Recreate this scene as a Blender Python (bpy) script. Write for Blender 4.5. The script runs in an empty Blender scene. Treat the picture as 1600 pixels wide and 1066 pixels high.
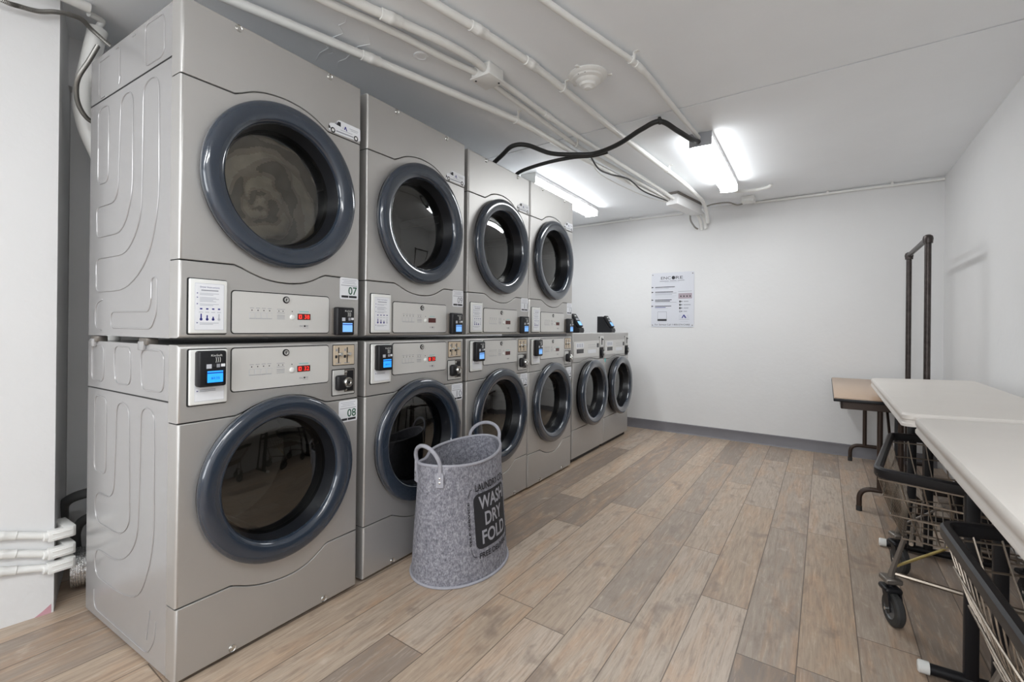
import bpy, bmesh, math, random
from mathutils import Vector, Matrix
R = math.radians
random.seed(7)
C = bpy.context.scene.collection
S = bpy.context.scene

# ------------------------------------------------------------------ camera, world, exposure
cam_d = bpy.data.cameras.new('camera'); cam = bpy.data.objects.new('camera', cam_d); C.objects.link(cam); S.camera = cam
_y, _p, _r = -.5643, .0009, .0102
Fw = Vector((math.sin(_y)*math.cos(_p), math.cos(_y)*math.cos(_p), math.sin(_p)))
Rt = Vector((math.cos(_y), -math.sin(_y), 0)); Up = Rt.cross(Fw)
Rr = math.cos(_r)*Rt + math.sin(_r)*Up; Uu = -math.sin(_r)*Rt + math.cos(_r)*Up
M = Matrix((Rr, Uu, -Fw)).transposed().to_4x4(); M.translation = Vector((1.6433, -.6881, 1.1155)); cam.matrix_world = M
cam_d.sensor_width = 36; cam_d.lens = 746.983/1600*36; cam_d.shift_y = -(533-511.5456)/1600; cam_d.clip_start = .02
w = bpy.data.worlds.new('world'); S.world = w; w.use_nodes = True
w.node_tree.nodes['Background'].inputs[0].default_value = (1, .99, .97, 1); w.node_tree.nodes['Background'].inputs[1].default_value = .02
S.view_settings.view_transform = 'Standard'; S.view_settings.look = 'None'; S.view_settings.gamma = 1
S.view_settings.use_curve_mapping = False; S.view_settings.exposure = 2.55
LAMP = 6.0          # radiance of the fluorescent diffusers
S.cycles.max_bounces = 10; S.cycles.diffuse_bounces = 6; S.cycles.glossy_bounces = 5; S.cycles.transparent_max_bounces = 10

WX0, WX1, WZ0, WZ1 = -.2, 2.2, .85, 2.2     # window added at the unseen room end, daylight outside it brightens the room
ld = bpy.data.lights.new('added_window_daylight', 'AREA'); ld.shape = 'RECTANGLE'; ld.size = 2.5; ld.size_y = 1.5; ld.energy = 13; ld.color = (.93,.965,1)
lo = bpy.data.objects.new('added_window_daylight', ld); C.objects.link(lo); lo.location = (1.0,-3.5,1.5); lo.rotation_euler = (R(90),0,0)

# ------------------------------------------------------------------ materials
def srgb(r, g, b):
    f = lambda c: (c/255/12.92) if c/255 <= .04045 else ((c/255+.055)/1.055)**2.4
    return (f(r), f(g), f(b), 1)
class NT:
    def __init__(s, name):
        s.m = bpy.data.materials.new(name); s.m.use_nodes = True; s.t = s.m.node_tree; s.n = s.t.nodes
        s.b = s.n['Principled BSDF']; s.out = s.n['Material Output']
    def node(s, t, **k):
        n = s.n.new(t)
        for a, v in k.items(): setattr(n, a, v)
        return n
    def link(s, a, b): s.t.links.new(a, b)
    def math(s, op, a, b=None, c=None):
        n = s.node('ShaderNodeMath', operation=op)
        for i, x in enumerate((a, b, c)):
            if x is None: continue
            if isinstance(x, (int, float)): n.inputs[i].default_value = x
            else: s.link(x, n.inputs[i])
        return n.outputs[0]
    def coord(s, kind='Object'): return s.node('ShaderNodeTexCoord').outputs[kind]
    def noise(s, vec, scale, detail=3, rough=.5, dist=0):
        n = s.node('ShaderNodeTexNoise'); s.link(vec, n.inputs['Vector'])
        n.inputs['Scale'].default_value = scale; n.inputs['Detail'].default_value = detail
        n.inputs['Roughness'].default_value = rough; n.inputs['Distortion'].default_value = dist
        return n.outputs[0]
    def mapping(s, vec, scale=(1,1,1), rot=(0,0,0), loc=(0,0,0)):
        n = s.node('ShaderNodeMapping'); s.link(vec, n.inputs[0]); n.inputs['Scale'].default_value = scale
        n.inputs['Rotation'].default_value = rot; n.inputs['Location'].default_value = loc
        return n.outputs[0]
    def ramp(s, fac, stops):
        n = s.node('ShaderNodeValToRGB'); s.link(fac, n.inputs[0]); e = n.color_ramp.elements
        while len(e) < len(stops): e.new(.5)
        for i, (p, c) in enumerate(stops): e[i].position = p; e[i].color = c
        return n.outputs[0]
    def mix(s, fac, a, b, mode='MIX'):
        n = s.node('ShaderNodeMix', data_type='RGBA', blend_type=mode)
        for i, x in ((0, fac), (6, a), (7, b)):
            if isinstance(x, (int, float, tuple)): n.inputs[i].default_value = x
            else: s.link(x, n.inputs[i])
        return n.outputs[2]
    def bump(s, h, strength=.2, dist=.01):
        n = s.node('ShaderNodeBump'); n.inputs['Strength'].default_value = strength; n.inputs['Distance'].default_value = dist
        s.link(h, n.inputs['Height']); s.link(n.outputs[0], s.b.inputs['Normal'])
def mat(name, col, rough=.5, metal=0, coat=0, emit=0, vary=0, vscale=6, bump=0, bscale=80, bdist=.002, spec=.5):
    t = NT(name); b = t.b
    b.inputs['Base Color'].default_value = col; b.inputs['Roughness'].default_value = rough; b.inputs['Metallic'].default_value = metal
    b.inputs['Specular IOR Level'].default_value = spec
    b.inputs['Coat Weight'].default_value = coat; b.inputs['Coat Roughness'].default_value = .04
    if emit: b.inputs['Emission Color'].default_value = col; b.inputs['Emission Strength'].default_value = emit
    co = t.coord()
    if vary:
        n = t.noise(co, vscale, 4, .6)
        c2 = tuple(min(1, c*(1+vary)) for c in col[:3])+(1,); c1 = tuple(c*(1-vary) for c in col[:3])+(1,)
        t.link(t.ramp(n, [(.3, c1), (.7, c2)]), b.inputs['Base Color'])
    if bump: t.bump(t.noise(co, bscale, 3, .6), bump, bdist)
    return t.m
M_ = {}
M_['wall'] = mat('white_wall_paint', srgb(217,217,217), .55, vary=.015, vscale=2, bump=.35, bscale=22, bdist=.004)
M_['ceil'] = mat('grey_ceiling_paint', srgb(240,243,246), .6, vary=.02, vscale=1.5, bump=.3, bscale=14, bdist=.004)
M_['base'] = mat('grey_vinyl_baseboard', srgb(108,106,110), .45, vary=.04)
M_['paint'] = mat('thick_white_paint', srgb(228,228,225), .4, bump=.3, bscale=60, bdist=.002)
M_['body'] = mat('titanium_metallic_paint', (.53,.52,.505,1), .45, .72, vary=.02, vscale=3, bump=.04, bscale=900, bdist=.0005)
M_['side'] = mat('glossy_silver_side_paint', (.42,.415,.415,1), .24, .35, vary=.01, bump=.03, bscale=5, bdist=.002)
M_['gap'] = mat('dark_seam_rubber', (.012,.012,.012,1), .7)
M_['ring'] = mat('slate_blue_gloss_plastic', (.02,.03,.047,1), .14, 0, coat=1)
M_['ringb'] = mat('black_door_edge_plastic', (.008,.009,.012,1), .3)
M_['black'] = mat('black_plastic', (.009,.009,.011,1), .42, vary=.1, spec=.35)
M_['blackg'] = mat('gloss_black_plastic', (.008,.008,.01,1), .12)
M_['cable'] = mat('black_cable_jacket', (.02,.02,.02,1), .5)
M_['ctrl'] = mat('light_silver_control_plate', (.66,.655,.635,1), .38, .25, bump=.03, bscale=300, bdist=.0004)
M_['white'] = mat('white_sticker', srgb(226,228,232), .4)
M_['whitep'] = mat('white_plastic', srgb(224,225,222), .35)
M_['cream'] = mat('cream_coin_plate', srgb(205,190,168), .35, .2)
M_['chrome'] = mat('chrome_metal', (.7,.7,.68,1), .16, 1)
M_['steel'] = mat('drum_steel', (.16,.155,.15,1), .4, .6, vary=.08)
M_['ink'] = mat('black_ink', (.02,.02,.025,1), .6)
M_['grey'] = mat('grey_ink', srgb(150,152,160), .6)
M_['greyl'] = mat('pale_grey_ink', srgb(185,188,196), .6)
M_['blue'] = mat('navy_blue_ink', srgb(25,30,120), .5)
M_['green'] = mat('dark_green_ink', srgb(28,84,62), .5)
M_['teal'] = mat('teal_sticker', srgb(70,190,190), .5)
M_['lcd'] = mat('blue_lcd_screen', srgb(40,150,255), .4, emit=.13)
M_['lcdp'] = mat('pale_blue_lcd_screen', srgb(120,175,240), .4, emit=.10)
M_['lcdt'] = mat('dark_blue_lcd_ink', srgb(10,60,170), .4)
M_['led'] = mat('red_led_digits', (1,.03,.02,1), .4, emit=.25)
M_['ledoff'] = mat('dark_red_display', (.09,.02,.018,1), .25)
M_['brown'] = mat('dark_brown_steel', (.05,.032,.024,1), .4, .3)
M_['lam'] = mat('tan_laminate', srgb(178,152,128), .3, vary=.05, vscale=60)
M_['wtable'] = mat('granite_white_plastic', srgb(205,200,194), .5, vary=.02, vscale=5, bump=.25, bscale=120, bdist=.0008)
M_['rust'] = mat('dark_pipe_steel', (.055,.045,.042,1), .35, .6, vary=.35, vscale=25)
M_['wire'] = mat('tarnished_chrome_wire', (.27,.23,.19,1), .32, .85, vary=.25, vscale=12)
M_['brass'] = mat('brass_brace', (.5,.4,.16,1), .3, .9)
M_['rubber'] = mat('dark_rubber_tyre', (.03,.03,.03,1), .6)
M_['hub'] = mat('grey_wheel_hub', (.12,.12,.12,1), .4)
M_['grm'] = mat('grey_steel_bracket', (.22,.2,.18,1), .4, .7)
M_['fix'] = mat('fixture_end_plate', srgb(150,152,156), .4)
M_['fixw'] = mat('white_enamel_fixture', srgb(230,230,230), .35)
M_['lamp'] = mat('lit_acrylic_diffuser', (.96,.985,1,1), .4, emit=LAMP)
M_['lampside'] = mat('lit_prismatic_diffuser_side', (.96,.985,1,1), .4, emit=LAMP*.5)
M_['flex'] = mat('armoured_cable_steel', (.33,.32,.3,1), .35, .8)
M_['foil'] = mat('aluminium_foil_duct', (.8,.8,.8,1), .22, 1, bump=.9, bscale=55, bdist=.01)
M_['hose'] = mat('dark_grey_hose', (.06,.06,.06,1), .45)
M_['cloth'] = mat('beige_towel_cloth', srgb(232,224,208), .95, vary=.18, vscale=9, bump=.6, bscale=60, bdist=.004)
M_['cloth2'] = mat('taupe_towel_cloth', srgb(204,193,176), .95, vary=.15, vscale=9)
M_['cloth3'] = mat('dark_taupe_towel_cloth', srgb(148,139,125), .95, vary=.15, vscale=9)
M_['sign'] = mat('pale_blue_grey_sign', srgb(205,207,214), .35)
M_['mauve'] = mat('mauve_photo_panel', srgb(165,152,160), .4)
M_['pink'] = mat('worn_pinkish_paint', srgb(196,150,160), .6)
# felt
t = NT('grey_marled_felt'); co = t.coord()
n1 = t.noise(t.mapping(co,(1,1,.55)), 190, 4, .7); n2 = t.noise(co, 60, 3, .6)
f = t.math('ADD', t.math('MULTIPLY', n1, .6), t.math('MULTIPLY', n2, .4))
t.link(t.ramp(f, [(.36, srgb(92,92,101)), (.5, srgb(132,132,141)), (.64, srgb(172,172,179))]), t.b.inputs['Base Color'])
t.b.inputs['Roughness'].default_value = .95; t.bump(n1, .4, .002); M_['felt'] = t.m
M_['felttrim'] = mat('grey_felt_binding', srgb(160,160,168), .85, vary=.08, vscale=80, bump=.3, bscale=300)
M_['print'] = mat('black_screen_print', srgb(38,38,42), .9)
# smoked door glass: thin clear-tinted sheet with a real Fresnel reflection
t = NT('smoked_door_glass')
for n in [t.b]: t.n.remove(n)
tr = t.node('ShaderNodeBsdfTransparent'); tr.inputs[0].default_value = (.50,.49,.46,1)
gl = t.node('ShaderNodeBsdfGlossy'); gl.inputs['Roughness'].default_value = .015; gl.inputs['Color'].default_value = (.9,.9,.88,1)
fr = t.node('ShaderNodeFresnel'); fr.inputs[0].default_value = 1.9
mx = t.node('ShaderNodeMixShader'); t.link(fr.outputs[0], mx.inputs[0]); t.link(tr.outputs[0], mx.inputs[1]); t.link(gl.outputs[0], mx.inputs[2])
t.link(mx.outputs[0], t.out.inputs[0]); M_['glass'] = t.m
# vinyl plank floor
t = NT('wood_look_vinyl_planks'); co = t.coord()
sx = t.node('ShaderNodeSeparateXYZ'); t.link(co, sx.inputs[0]); X, Y = sx.outputs[0], sx.outputs[1]
u = t.math('SUBTRACT', X, t.math('MULTIPLY', Y, .014)); uu = t.math('DIVIDE', t.math('SUBTRACT', u, .695), .178)
row = t.math('FLOOR', uu); fu = t.math('FRACT', uu)
wn = t.node('ShaderNodeTexWhiteNoise', noise_dimensions='1D'); t.link(row, wn.inputs['W'])
vy = t.math('ADD', t.math('DIVIDE', t.math('ADD', Y, t.math('MULTIPLY', X, .07)), 1.27), t.math('MULTIPLY', wn.outputs[0], 7.3))
pl = t.math('FLOOR', vy); fv = t.math('FRACT', vy)
cx = t.node('ShaderNodeCombineXYZ'); t.link(row, cx.inputs[0]); t.link(pl, cx.inputs[1])
w2 = t.node('ShaderNodeTexWhiteNoise', noise_dimensions='3D'); t.link(cx.outputs[0], w2.inputs['Vector'])
off = t.node('ShaderNodeVectorMath', operation='SCALE'); t.link(w2.outputs['Color'], off.inputs[0]); off.inputs['Scale'].default_value = 30
ad = t.node('ShaderNodeVectorMath', operation='ADD'); t.link(co, ad.inputs[0]); t.link(off.outputs[0], ad.inputs[1]); pc = ad.outputs[0]
g1 = t.noise(t.mapping(pc, (42, 3.2, 1)), 2.0, 8, .72, .5)
g2 = t.noise(t.mapping(pc, (9, 1.6, 1)), 1.0, 5, .62, 1.4)
g3 = t.noise(t.mapping(pc, (150, 7, 1)), 1.0, 3, .6)
tone = t.ramp(w2.outputs[0], [(0, srgb(134,125,118)), (.2, srgb(176,166,155)), (.4, srgb(148,138,130)), (.6, srgb(198,187,174)), (.8, srgb(186,170,152)), (1, srgb(210,200,189))])
c = t.mix(t.ramp(g2, [(.46, (0,0,0,1)), (.72, (.8,.8,.8,1))]), tone, srgb(200,168,138))
c = t.mix(t.ramp(g1, [(.34, (.68,.68,.68,1)), (.52, (0,0,0,1))]), c, srgb(146,130,117))
c = t.mix(t.ramp(g1, [(.55, (0,0,0,1)), (.72, (.55,.55,.55,1))]), c, srgb(232,222,211))
c = t.mix(t.math('MULTIPLY', g3, .28), c, srgb(130,116,104))
blot = t.noise(t.mapping(pc, (7, 4, 1)), 1.3, 4, .6, .4)
c = t.mix(t.ramp(blot, [(.62, (0,0,0,1)), (.76, (.45,.45,.45,1))]), c, srgb(230,223,215))
c = t.mix(t.ramp(blot, [(.30, (.7,.7,.7,1)), (.43, (0,0,0,1))]), c, srgb(138,125,116))
eu = t.math('MINIMUM', fu, t.math('SUBTRACT', 1, fu)); ev = t.math('MULTIPLY', t.math('MINIMUM', fv, t.math('SUBTRACT', 1, fv)), 7.1)
e = t.math('MINIMUM', eu, ev); seam = t.math('LESS_THAN', e, .011)
c = t.mix(t.math('MULTIPLY', seam, .75), c, srgb(80,68,60))
c = t.mix(1.0, c, (.90,.85,.80,1), 'MULTIPLY')
t.link(c, t.b.inputs['Base Color']); t.b.inputs['Roughness'].default_value = .38; t.b.inputs['Specular IOR Level'].default_value = .5
h = t.math('SUBTRACT', t.math('MULTIPLY', g3, .25), t.math('MULTIPLY', seam, 1.0)); t.bump(h, .35, .0012)
M_['floor'] = t.m

# ------------------------------------------------------------------ mesh builder
_txt = {}
def text2d(s, bold=0):
    key = (s, bold)
    if key not in _txt:
        cu = bpy.data.curves.new('t', 'FONT'); cu.body = s; cu.offset = bold; cu.resolution_u = 3
        o = bpy.data.objects.new('t', cu); C.objects.link(o)
        dg = bpy.context.evaluated_depsgraph_get(); me = bpy.data.meshes.new_from_object(o.evaluated_get(dg))
        vs = [v.co.copy() for v in me.vertices]; fs = [tuple(p.vertices) for p in me.polygons]
        x0 = min(v.x for v in vs); x1 = max(v.x for v in vs); y0 = min(v.y for v in vs); y1 = max(v.y for v in vs)
        vs = [((v.x-x0)/(x1-x0), (v.y-y0)/(y1-y0)) for v in vs]
        C.objects.unlink(o); bpy.data.objects.remove(o); bpy.data.curves.remove(cu); bpy.data.meshes.remove(me)
        _txt[key] = (vs, fs)
    return _txt[key]
class G:
    def __init__(s): s.v = []; s.f = []; s.m = []; s.mats = []
    def mi(s, m):
        if m not in s.mats: s.mats.append(m)
        return s.mats.index(m)
    def add(s, vs, fs, m):
        k = len(s.v); i = s.mi(m); s.v += [tuple(v) for v in vs]
        for f in fs: s.f.append(tuple(a+k for a in f)); s.m.append(i)
        return s
    def box(s, x0, x1, y0, y1, z0, z1, m, r=0, seg=2, xf=None):
        bm = bmesh.new(); bmesh.ops.create_cube(bm, size=1)
        for v in bm.verts: v.co = Vector(((x0+x1)/2+v.co.x*(x1-x0), (y0+y1)/2+v.co.y*(y1-y0), (z0+z1)/2+v.co.z*(z1-z0)))
        if r: bmesh.ops.bevel(bm, geom=bm.edges[:], offset=r, segments=seg, affect='EDGES', profile=.5)
        bm.verts.index_update(); vs = [xf(v.co) if xf else v.co.copy() for v in bm.verts]; fs = [[v.index for v in f.verts] for f in bm.faces]; bm.free()
        return s.add(vs, fs, m)
    def tube(s, pts, r, m, seg=10, closed=False, caps=True):
        pts = [Vector(p) for p in pts]; n = len(pts); rr = r if isinstance(r, (list, tuple)) else [r]*n
        T = []
        for i in range(n):
            a = pts[(i-1) % n] if (closed or i > 0) else pts[i]; b = pts[(i+1) % n] if (closed or i < n-1) else pts[i]
            T.append((b-a).normalized())
        nrm = T[0].orthogonal().normalized()
        if abs(T[0].z) < .9: nrm = (Vector((0,0,1))-T[0]*T[0].z).normalized()
        vs = []; fs = []
        for i in range(n):
            nrm = (nrm-T[i]*nrm.dot(T[i])).normalized(); b = T[i].cross(nrm)
            for k in range(seg):
                a = 2*math.pi*k/seg; vs.append(pts[i]+nrm*math.cos(a)*rr[i]+b*math.sin(a)*rr[i])
        for i in range(n if closed else n-1):
            j = (i+1) % n
            for k in range(seg):
                l = (k+1) % seg; fs.append((i*seg+k, i*seg+l, j*seg+l, j*seg+k))
        if caps and not closed: fs += [tuple(range(seg))[::-1], tuple((n-1)*seg+k for k in range(seg))]
        return s.add(vs, fs, m)
    def lathe(s, c, axis, prof, m, seg=64, mats=None, ex=1, ey=1):
        c = Vector(c); ax = Vector(axis).normalized()
        u = Vector((0,1,0)) if abs(ax.y) < .9 else Vector((1,0,0)); u = (u-ax*u.dot(ax)).normalized(); v = ax.cross(u)
        n = len(prof); vs = []
        for (r, h) in prof:
            for k in range(seg):
                a = 2*math.pi*k/seg; vs.append(c+ax*h+u*math.cos(a)*r*ex+v*math.sin(a)*r*ey)
        for i in range(n-1):
            fs = [(i*seg+k, i*seg+(k+1) % seg, (i+1)*seg+(k+1) % seg, (i+1)*seg+k) for k in range(seg)]
            if i == 0: s.add(vs, fs, mats[i] if mats else m); base = len(s.v)-len(vs)
            else:
                mi = s.mi(mats[i] if mats else m)
                for f in fs: s.f.append(tuple(a+base for a in f)); s.m.append(mi)
        return s
    def cyl(s, c, axis, r, h, m, seg=24, bev=0):
        p = [(0, 0), (r, 0), (r, h), (0, h)] if not bev else [(0,0),(r-bev,0),(r,bev),(r,h-bev),(r-bev,h),(0,h)]
        p = [(max(a, 1e-5), b) for a, b in p]; return s.lathe(c, axis, p, m, seg)
    def flat(s, o, u, v, n, poly, m, t=.0006):
        """extruded 2-d polygon lying in the plane o + u*a + v*b, raised by t along n"""
        o, u, v, n = Vector(o), Vector(u), Vector(v), Vector(n); k = len(poly)
        vs = [o+u*a+v*b+n*t for a, b in poly]+[o+u*a+v*b for a, b in poly]
        return s.add(vs, [tuple(range(k))]+[(i, i+k, (i+1) % k+k, (i+1) % k) for i in range(k)], m)
    def rect(s, o, u, v, n, a0, a1, b0, b1, m, t=.0006, r=0):
        return s.flat(o, u, v, n, rrect(a0, a1, b0, b1, r), m, t)
    def text(s, string, o, u, v, n, a0, b0, wd, ht, m, t=.0009, bold=0):
        vs, fs = text2d(string, bold); o, u, v, n = Vector(o), Vector(u), Vector(v), Vector(n)
        return s.add([o+u*(a0+x*wd)+v*(b0+y*ht)+n*t for x, y in vs], fs, m)
    def obj(s, name, parent=None, **k):
        me = bpy.data.meshes.new(name); me.from_pydata(s.v, [], s.f)
        for m in s.mats: me.materials.append(M_[m])
        me.polygons.foreach_set('material_index', s.m); me.polygons.foreach_set('use_smooth', [True]*len(s.f)); me.update()
        bm = bmesh.new(); bm.from_mesh(me)
        if k.pop('recalc', True): bmesh.ops.recalc_face_normals(bm, faces=bm.faces)
        bm.to_mesh(me); bm.free(); me.set_sharp_from_angle(angle=R(38))
        return link(name, me, parent, **k)
def link(name, me, parent=None, loc=None, rot=None, **k):
    o = bpy.data.objects.new(name, me); C.objects.link(o)
    if parent: o.parent = parent
    if loc: o.location = loc
    if rot: o.rotation_euler = rot
    for a, b in k.items():
        if b: o[a] = b
    return o
def thing(name, label, cat, loc=(0,0,0), group=None, rz=0):
    o = bpy.data.objects.new(name, None); C.objects.link(o); o.location = loc; o.rotation_euler = (0,0,rz); o.empty_display_size = .1
    o['label'] = label; o['category'] = cat
    if group: o['group'] = group
    return o
def struct(g, name, **k): return g.obj(name, None, kind='structure', **k)
def rrect(a0, a1, b0, b1, r=0, seg=4):
    if not r: return [(a0,b0),(a1,b0),(a1,b1),(a0,b1)]
    out = []
    for cx_, cy_, st in ((a1-r,b0+r,-90),(a1-r,b1-r,0),(a0+r,b1-r,90),(a0+r,b0+r,180)):
        for k in range(seg+1):
            a = R(st+90*k/seg); out.append((cx_+r*math.cos(a), cy_+r*math.sin(a)))
    return out
def fillet(pts, r, seg=6):
    pts = [Vector(p) for p in pts]; out = [pts[0]]
    for i in range(1, len(pts)-1):
        a, b, c = pts[i-1], pts[i], pts[i+1]; da, dc = (a-b), (c-b); l = min(r, da.length*.49, dc.length*.49)
        p, q = b+da.normalized()*l, b+dc.normalized()*l
        for k in range(seg+1):
            t_ = k/seg; out.append(p*(1-t_)**2+b*2*t_*(1-t_)+q*t_**2)
    return out+[pts[-1]]
def catmull(pts, n=6):
    P = [Vector(p) for p in pts]; P = [P[0]*2-P[1]]+P+[P[-1]*2-P[-2]]; out = []
    for i in range(1, len(P)-2):
        for k in range(n):
            t_ = k/n; out.append(.5*((2*P[i])+(P[i+1]-P[i-1])*t_+(2*P[i-1]-5*P[i]+4*P[i+1]-P[i+2])*t_*t_+(3*P[i]-P[i-1]-3*P[i+1]+P[i+2])*t_**3))
    return out+[P[-2]]
EX, EY, EZ = (1,0,0), (0,1,0), (0,0,1)

# ------------------------------------------------------------------ the room
ZC = 2.388
def wy(x): return 4.4906-.0678*(x-2.5319)          # the back wall runs slightly askew
g = G(); g.add([(-2.2,-3.4,0),(3.4,-3.4,0),(3.4,5.2,0),(-2.2,5.2,0)], [(0,1,2,3)], 'floor')
g.add([(-2.2,-3.4,-.05),(3.4,-3.4,-.05),(3.4,5.2,-.05),(-2.2,5.2,-.05)], [(3,2,1,0)], 'floor'); struct(g, 'floor', recalc=False)
def sy(x): return 2.052+(2.35-x)*.07
g = G()
def slab(pts, z0, z1, m):
    n = len(pts); g.add([(x,y,z0) for x,y in pts]+[(x,y,z1) for x,y in pts], [tuple(range(n))[::-1], tuple(n+i for i in range(n))]+[(i,(i+1)%n,n+(i+1)%n,n+i) for i in range(n)], m)
slab([(-1.6,-3.4),(2.7,-3.4),(2.7,sy(2.7)-.006),(-1.6,sy(-1.6)-.006)], ZC, ZC+.02, 'ceil')
slab([(-1.6,sy(-1.6)+.006),(2.7,sy(2.7)+.006),(2.7,5),(-1.6,5)], ZC, ZC+.02, 'ceil')
slab([(-1.6,-3.4),(2.7,-3.4),(2.7,5),(-1.6,5)], ZC+.02, ZC+.06, 'gap')
for cr in ([(.016,.611),(-.029,.618),(-.072,.626),(-.096,.658),(-.156,.664),(-.224,.672),(-.246,.699),(-.322,.713),(-.392,.732)],
           [(-.019,.753),(-.06,.778),(-.126,.772),(-.188,.776),(-.254,.804),(-.296,.811),(-.36,.831)], [(.057,.581),(.059,.605),(.097,.605),(.095,.636)], [(-.20,.70),(-.26,.735),(-.30,.74)]):
    g.tube([(x+.006*((i*37) % 5-2)/2, y+.01*((i*23) % 5-2)/2, ZC) for i, (x, y) in enumerate(cr)], [.001]+[.0022+.0012*(i % 2) for i in range(len(cr)-2)]+[.001], 'ceil', 5)   # lifted edges of old peeling paint
g.lathe((.073,.971,ZC), (0,0,-1), [(.035,0),(.034,.006),(.024,.008),(.020,.005),(.0001,.006)], 'ceil', 20)
struct(g, 'ceiling')
g = G(); slab([(-1.5,wy(-1.5)),(2.66,wy(2.66)),(2.66,wy(2.66)+.1),(-1.5,wy(-1.5)+.1)], 0, ZC+.03, 'wall'); struct(g, 'wall_back')
XR = lambda y: 2.532+(y-4.49)*.0145
g = G(); slab([(XR(-3.3),-3.3),(XR(5),5),(XR(5)+.1,5),(XR(-3.3)+.1,-3.3)], 0, ZC+.03, 'wall'); struct(g, 'wall_right')
g = G()
for xa, xb, za, zb in ((-1.6,WX0,0,ZC+.03),(WX1,2.7,0,ZC+.03),(WX0,WX1,0,WZ0),(WX0,WX1,WZ1,ZC+.03)): g.box(xa,xb,-3.35,-3.25,za,zb,'wall')
struct(g, 'wall_front')
g = G()
for xa, xb, za, zb in ((WX0,WX0+.05,WZ0,WZ1),(WX1-.05,WX1,WZ0,WZ1),(WX0,WX1,WZ0,WZ0+.05),(WX0,WX1,WZ1-.05,WZ1),((WX0+WX1)/2-.02,(WX0+WX1)/2+.02,WZ0,WZ1),(WX0,WX1,1.5,1.53)): g.box(xa,xb,-3.32,-3.27,za,zb,'fixw')
struct(g, 'added_window_1')  # frame of the unseen window, added along with its daylight
g = G(); slab([(-1.235,.072),(-1.235,4.9),(-1.4,4.9),(-1.4,.072)], 0, ZC+.03, 'wall'); struct(g, 'wall_left')
g = G(); slab([(-.832,-.068),(-1.25,.075),(-1.42,.075),(-1.42,-3.3),(-.94,-3.3),(-.90,-.55)], 0, ZC+.03, 'wall')
g.flat((-.8325,-.0705,0), (-.139,-.990,0), (0,0,1), (.990,-.139,0), [(.004,.0),(.05,.0),(.026,.016),(.004,.034)], 'pink', .001)
struct(g, 'wall_left_front')
g = G(); slab([(-1.16,.02),(-1.235,.06),(-1.235,.6),(-1.16,.6)], 2.17, ZC, 'wall'); struct(g, 'trim_1')
g = G(); x0, x1 = -1.2, 2.5
for za, zb, th in ((0,.104,.008),):
    g.add([(x0,wy(x0)-th,za),(x1,wy(x1)-th,za),(x1,wy(x1)-th,zb-.006),(x0,wy(x0)-th,zb-.006),(x0,wy(x0),zb),(x1,wy(x1),zb),(x0,wy(x0)-.022,0),(x1,wy(x1)-.022,0),(x0,wy(x0)-th,.018),(x1,wy(x1)-th,.018)],
          [(8,9,2,3),(3,2,5,4),(6,7,9,8)], 'base')
struct(g, 'baseboard_back', recalc=False)

# ------------------------------------------------------------------ fluorescent fixtures
def fixture(x, y0, y1, label, w_=.14, plate='fix'):
    L = thing('ceiling_light', label, 'light', (x, y0, ZC), 'fluorescent ceiling lights')
    n = y1-y0
    g = G(); g.box(-w_/2, w_/2, .006, n-.006, -.034, 0, 'fixw', .003); g.obj('housing', L)
    g = G(); pr = [(-w_/2+.002,-.03),(-w_/2+.004,-.06),(-w_/2+.016,-.082),(-w_/2+.03,-.088),(w_/2-.03,-.088),(w_/2-.016,-.082),(w_/2-.004,-.06),(w_/2-.002,-.03)]; k = len(pr)
    g.add([(a,.008,b) for a,b in pr]+[(a,n-.008,b) for a,b in pr], [(i,i+1,i+1+k,i+k) for i in range(2,k-3)], 'lamp')
    g.add([(a,.008,b) for a,b in pr]+[(a,n-.008,b) for a,b in pr], [(i,i+1,i+1+k,i+k) for i in (0,1,k-3,k-2)], 'lampside'); g.obj('diffuser', L, recalc=False)
    for yy, nm in ((0,1),(n-.008,2)):
        g = G(); g.box(-w_/2, w_/2, yy, yy+.008, -.088, 0, plate if nm == 1 else 'whitep', .002); g.obj('end_plate', L)
    return L
fixture(1.01, 2.56, 3.78, 'bright fluorescent light in the middle of the ceiling, black cable ending at it')
fixture(-.36, 2.70, 4.03, 'bright fluorescent light partly hidden behind the farthest dryer top', plate='whitep')
for x, y, lb in ((1.9,-1.30,'added unseen fluorescent ceiling light directly above the camera, over the tables'),(1.0,-3.1,'added fluorescent ceiling light at the unseen room end'),(1.15,-1.95,'added unseen fluorescent ceiling light behind the camera, over the aisle')):  # extra fixtures out of view, added to raise the room's brightness
    fixture(x, y, y+1.22, lb)

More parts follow.
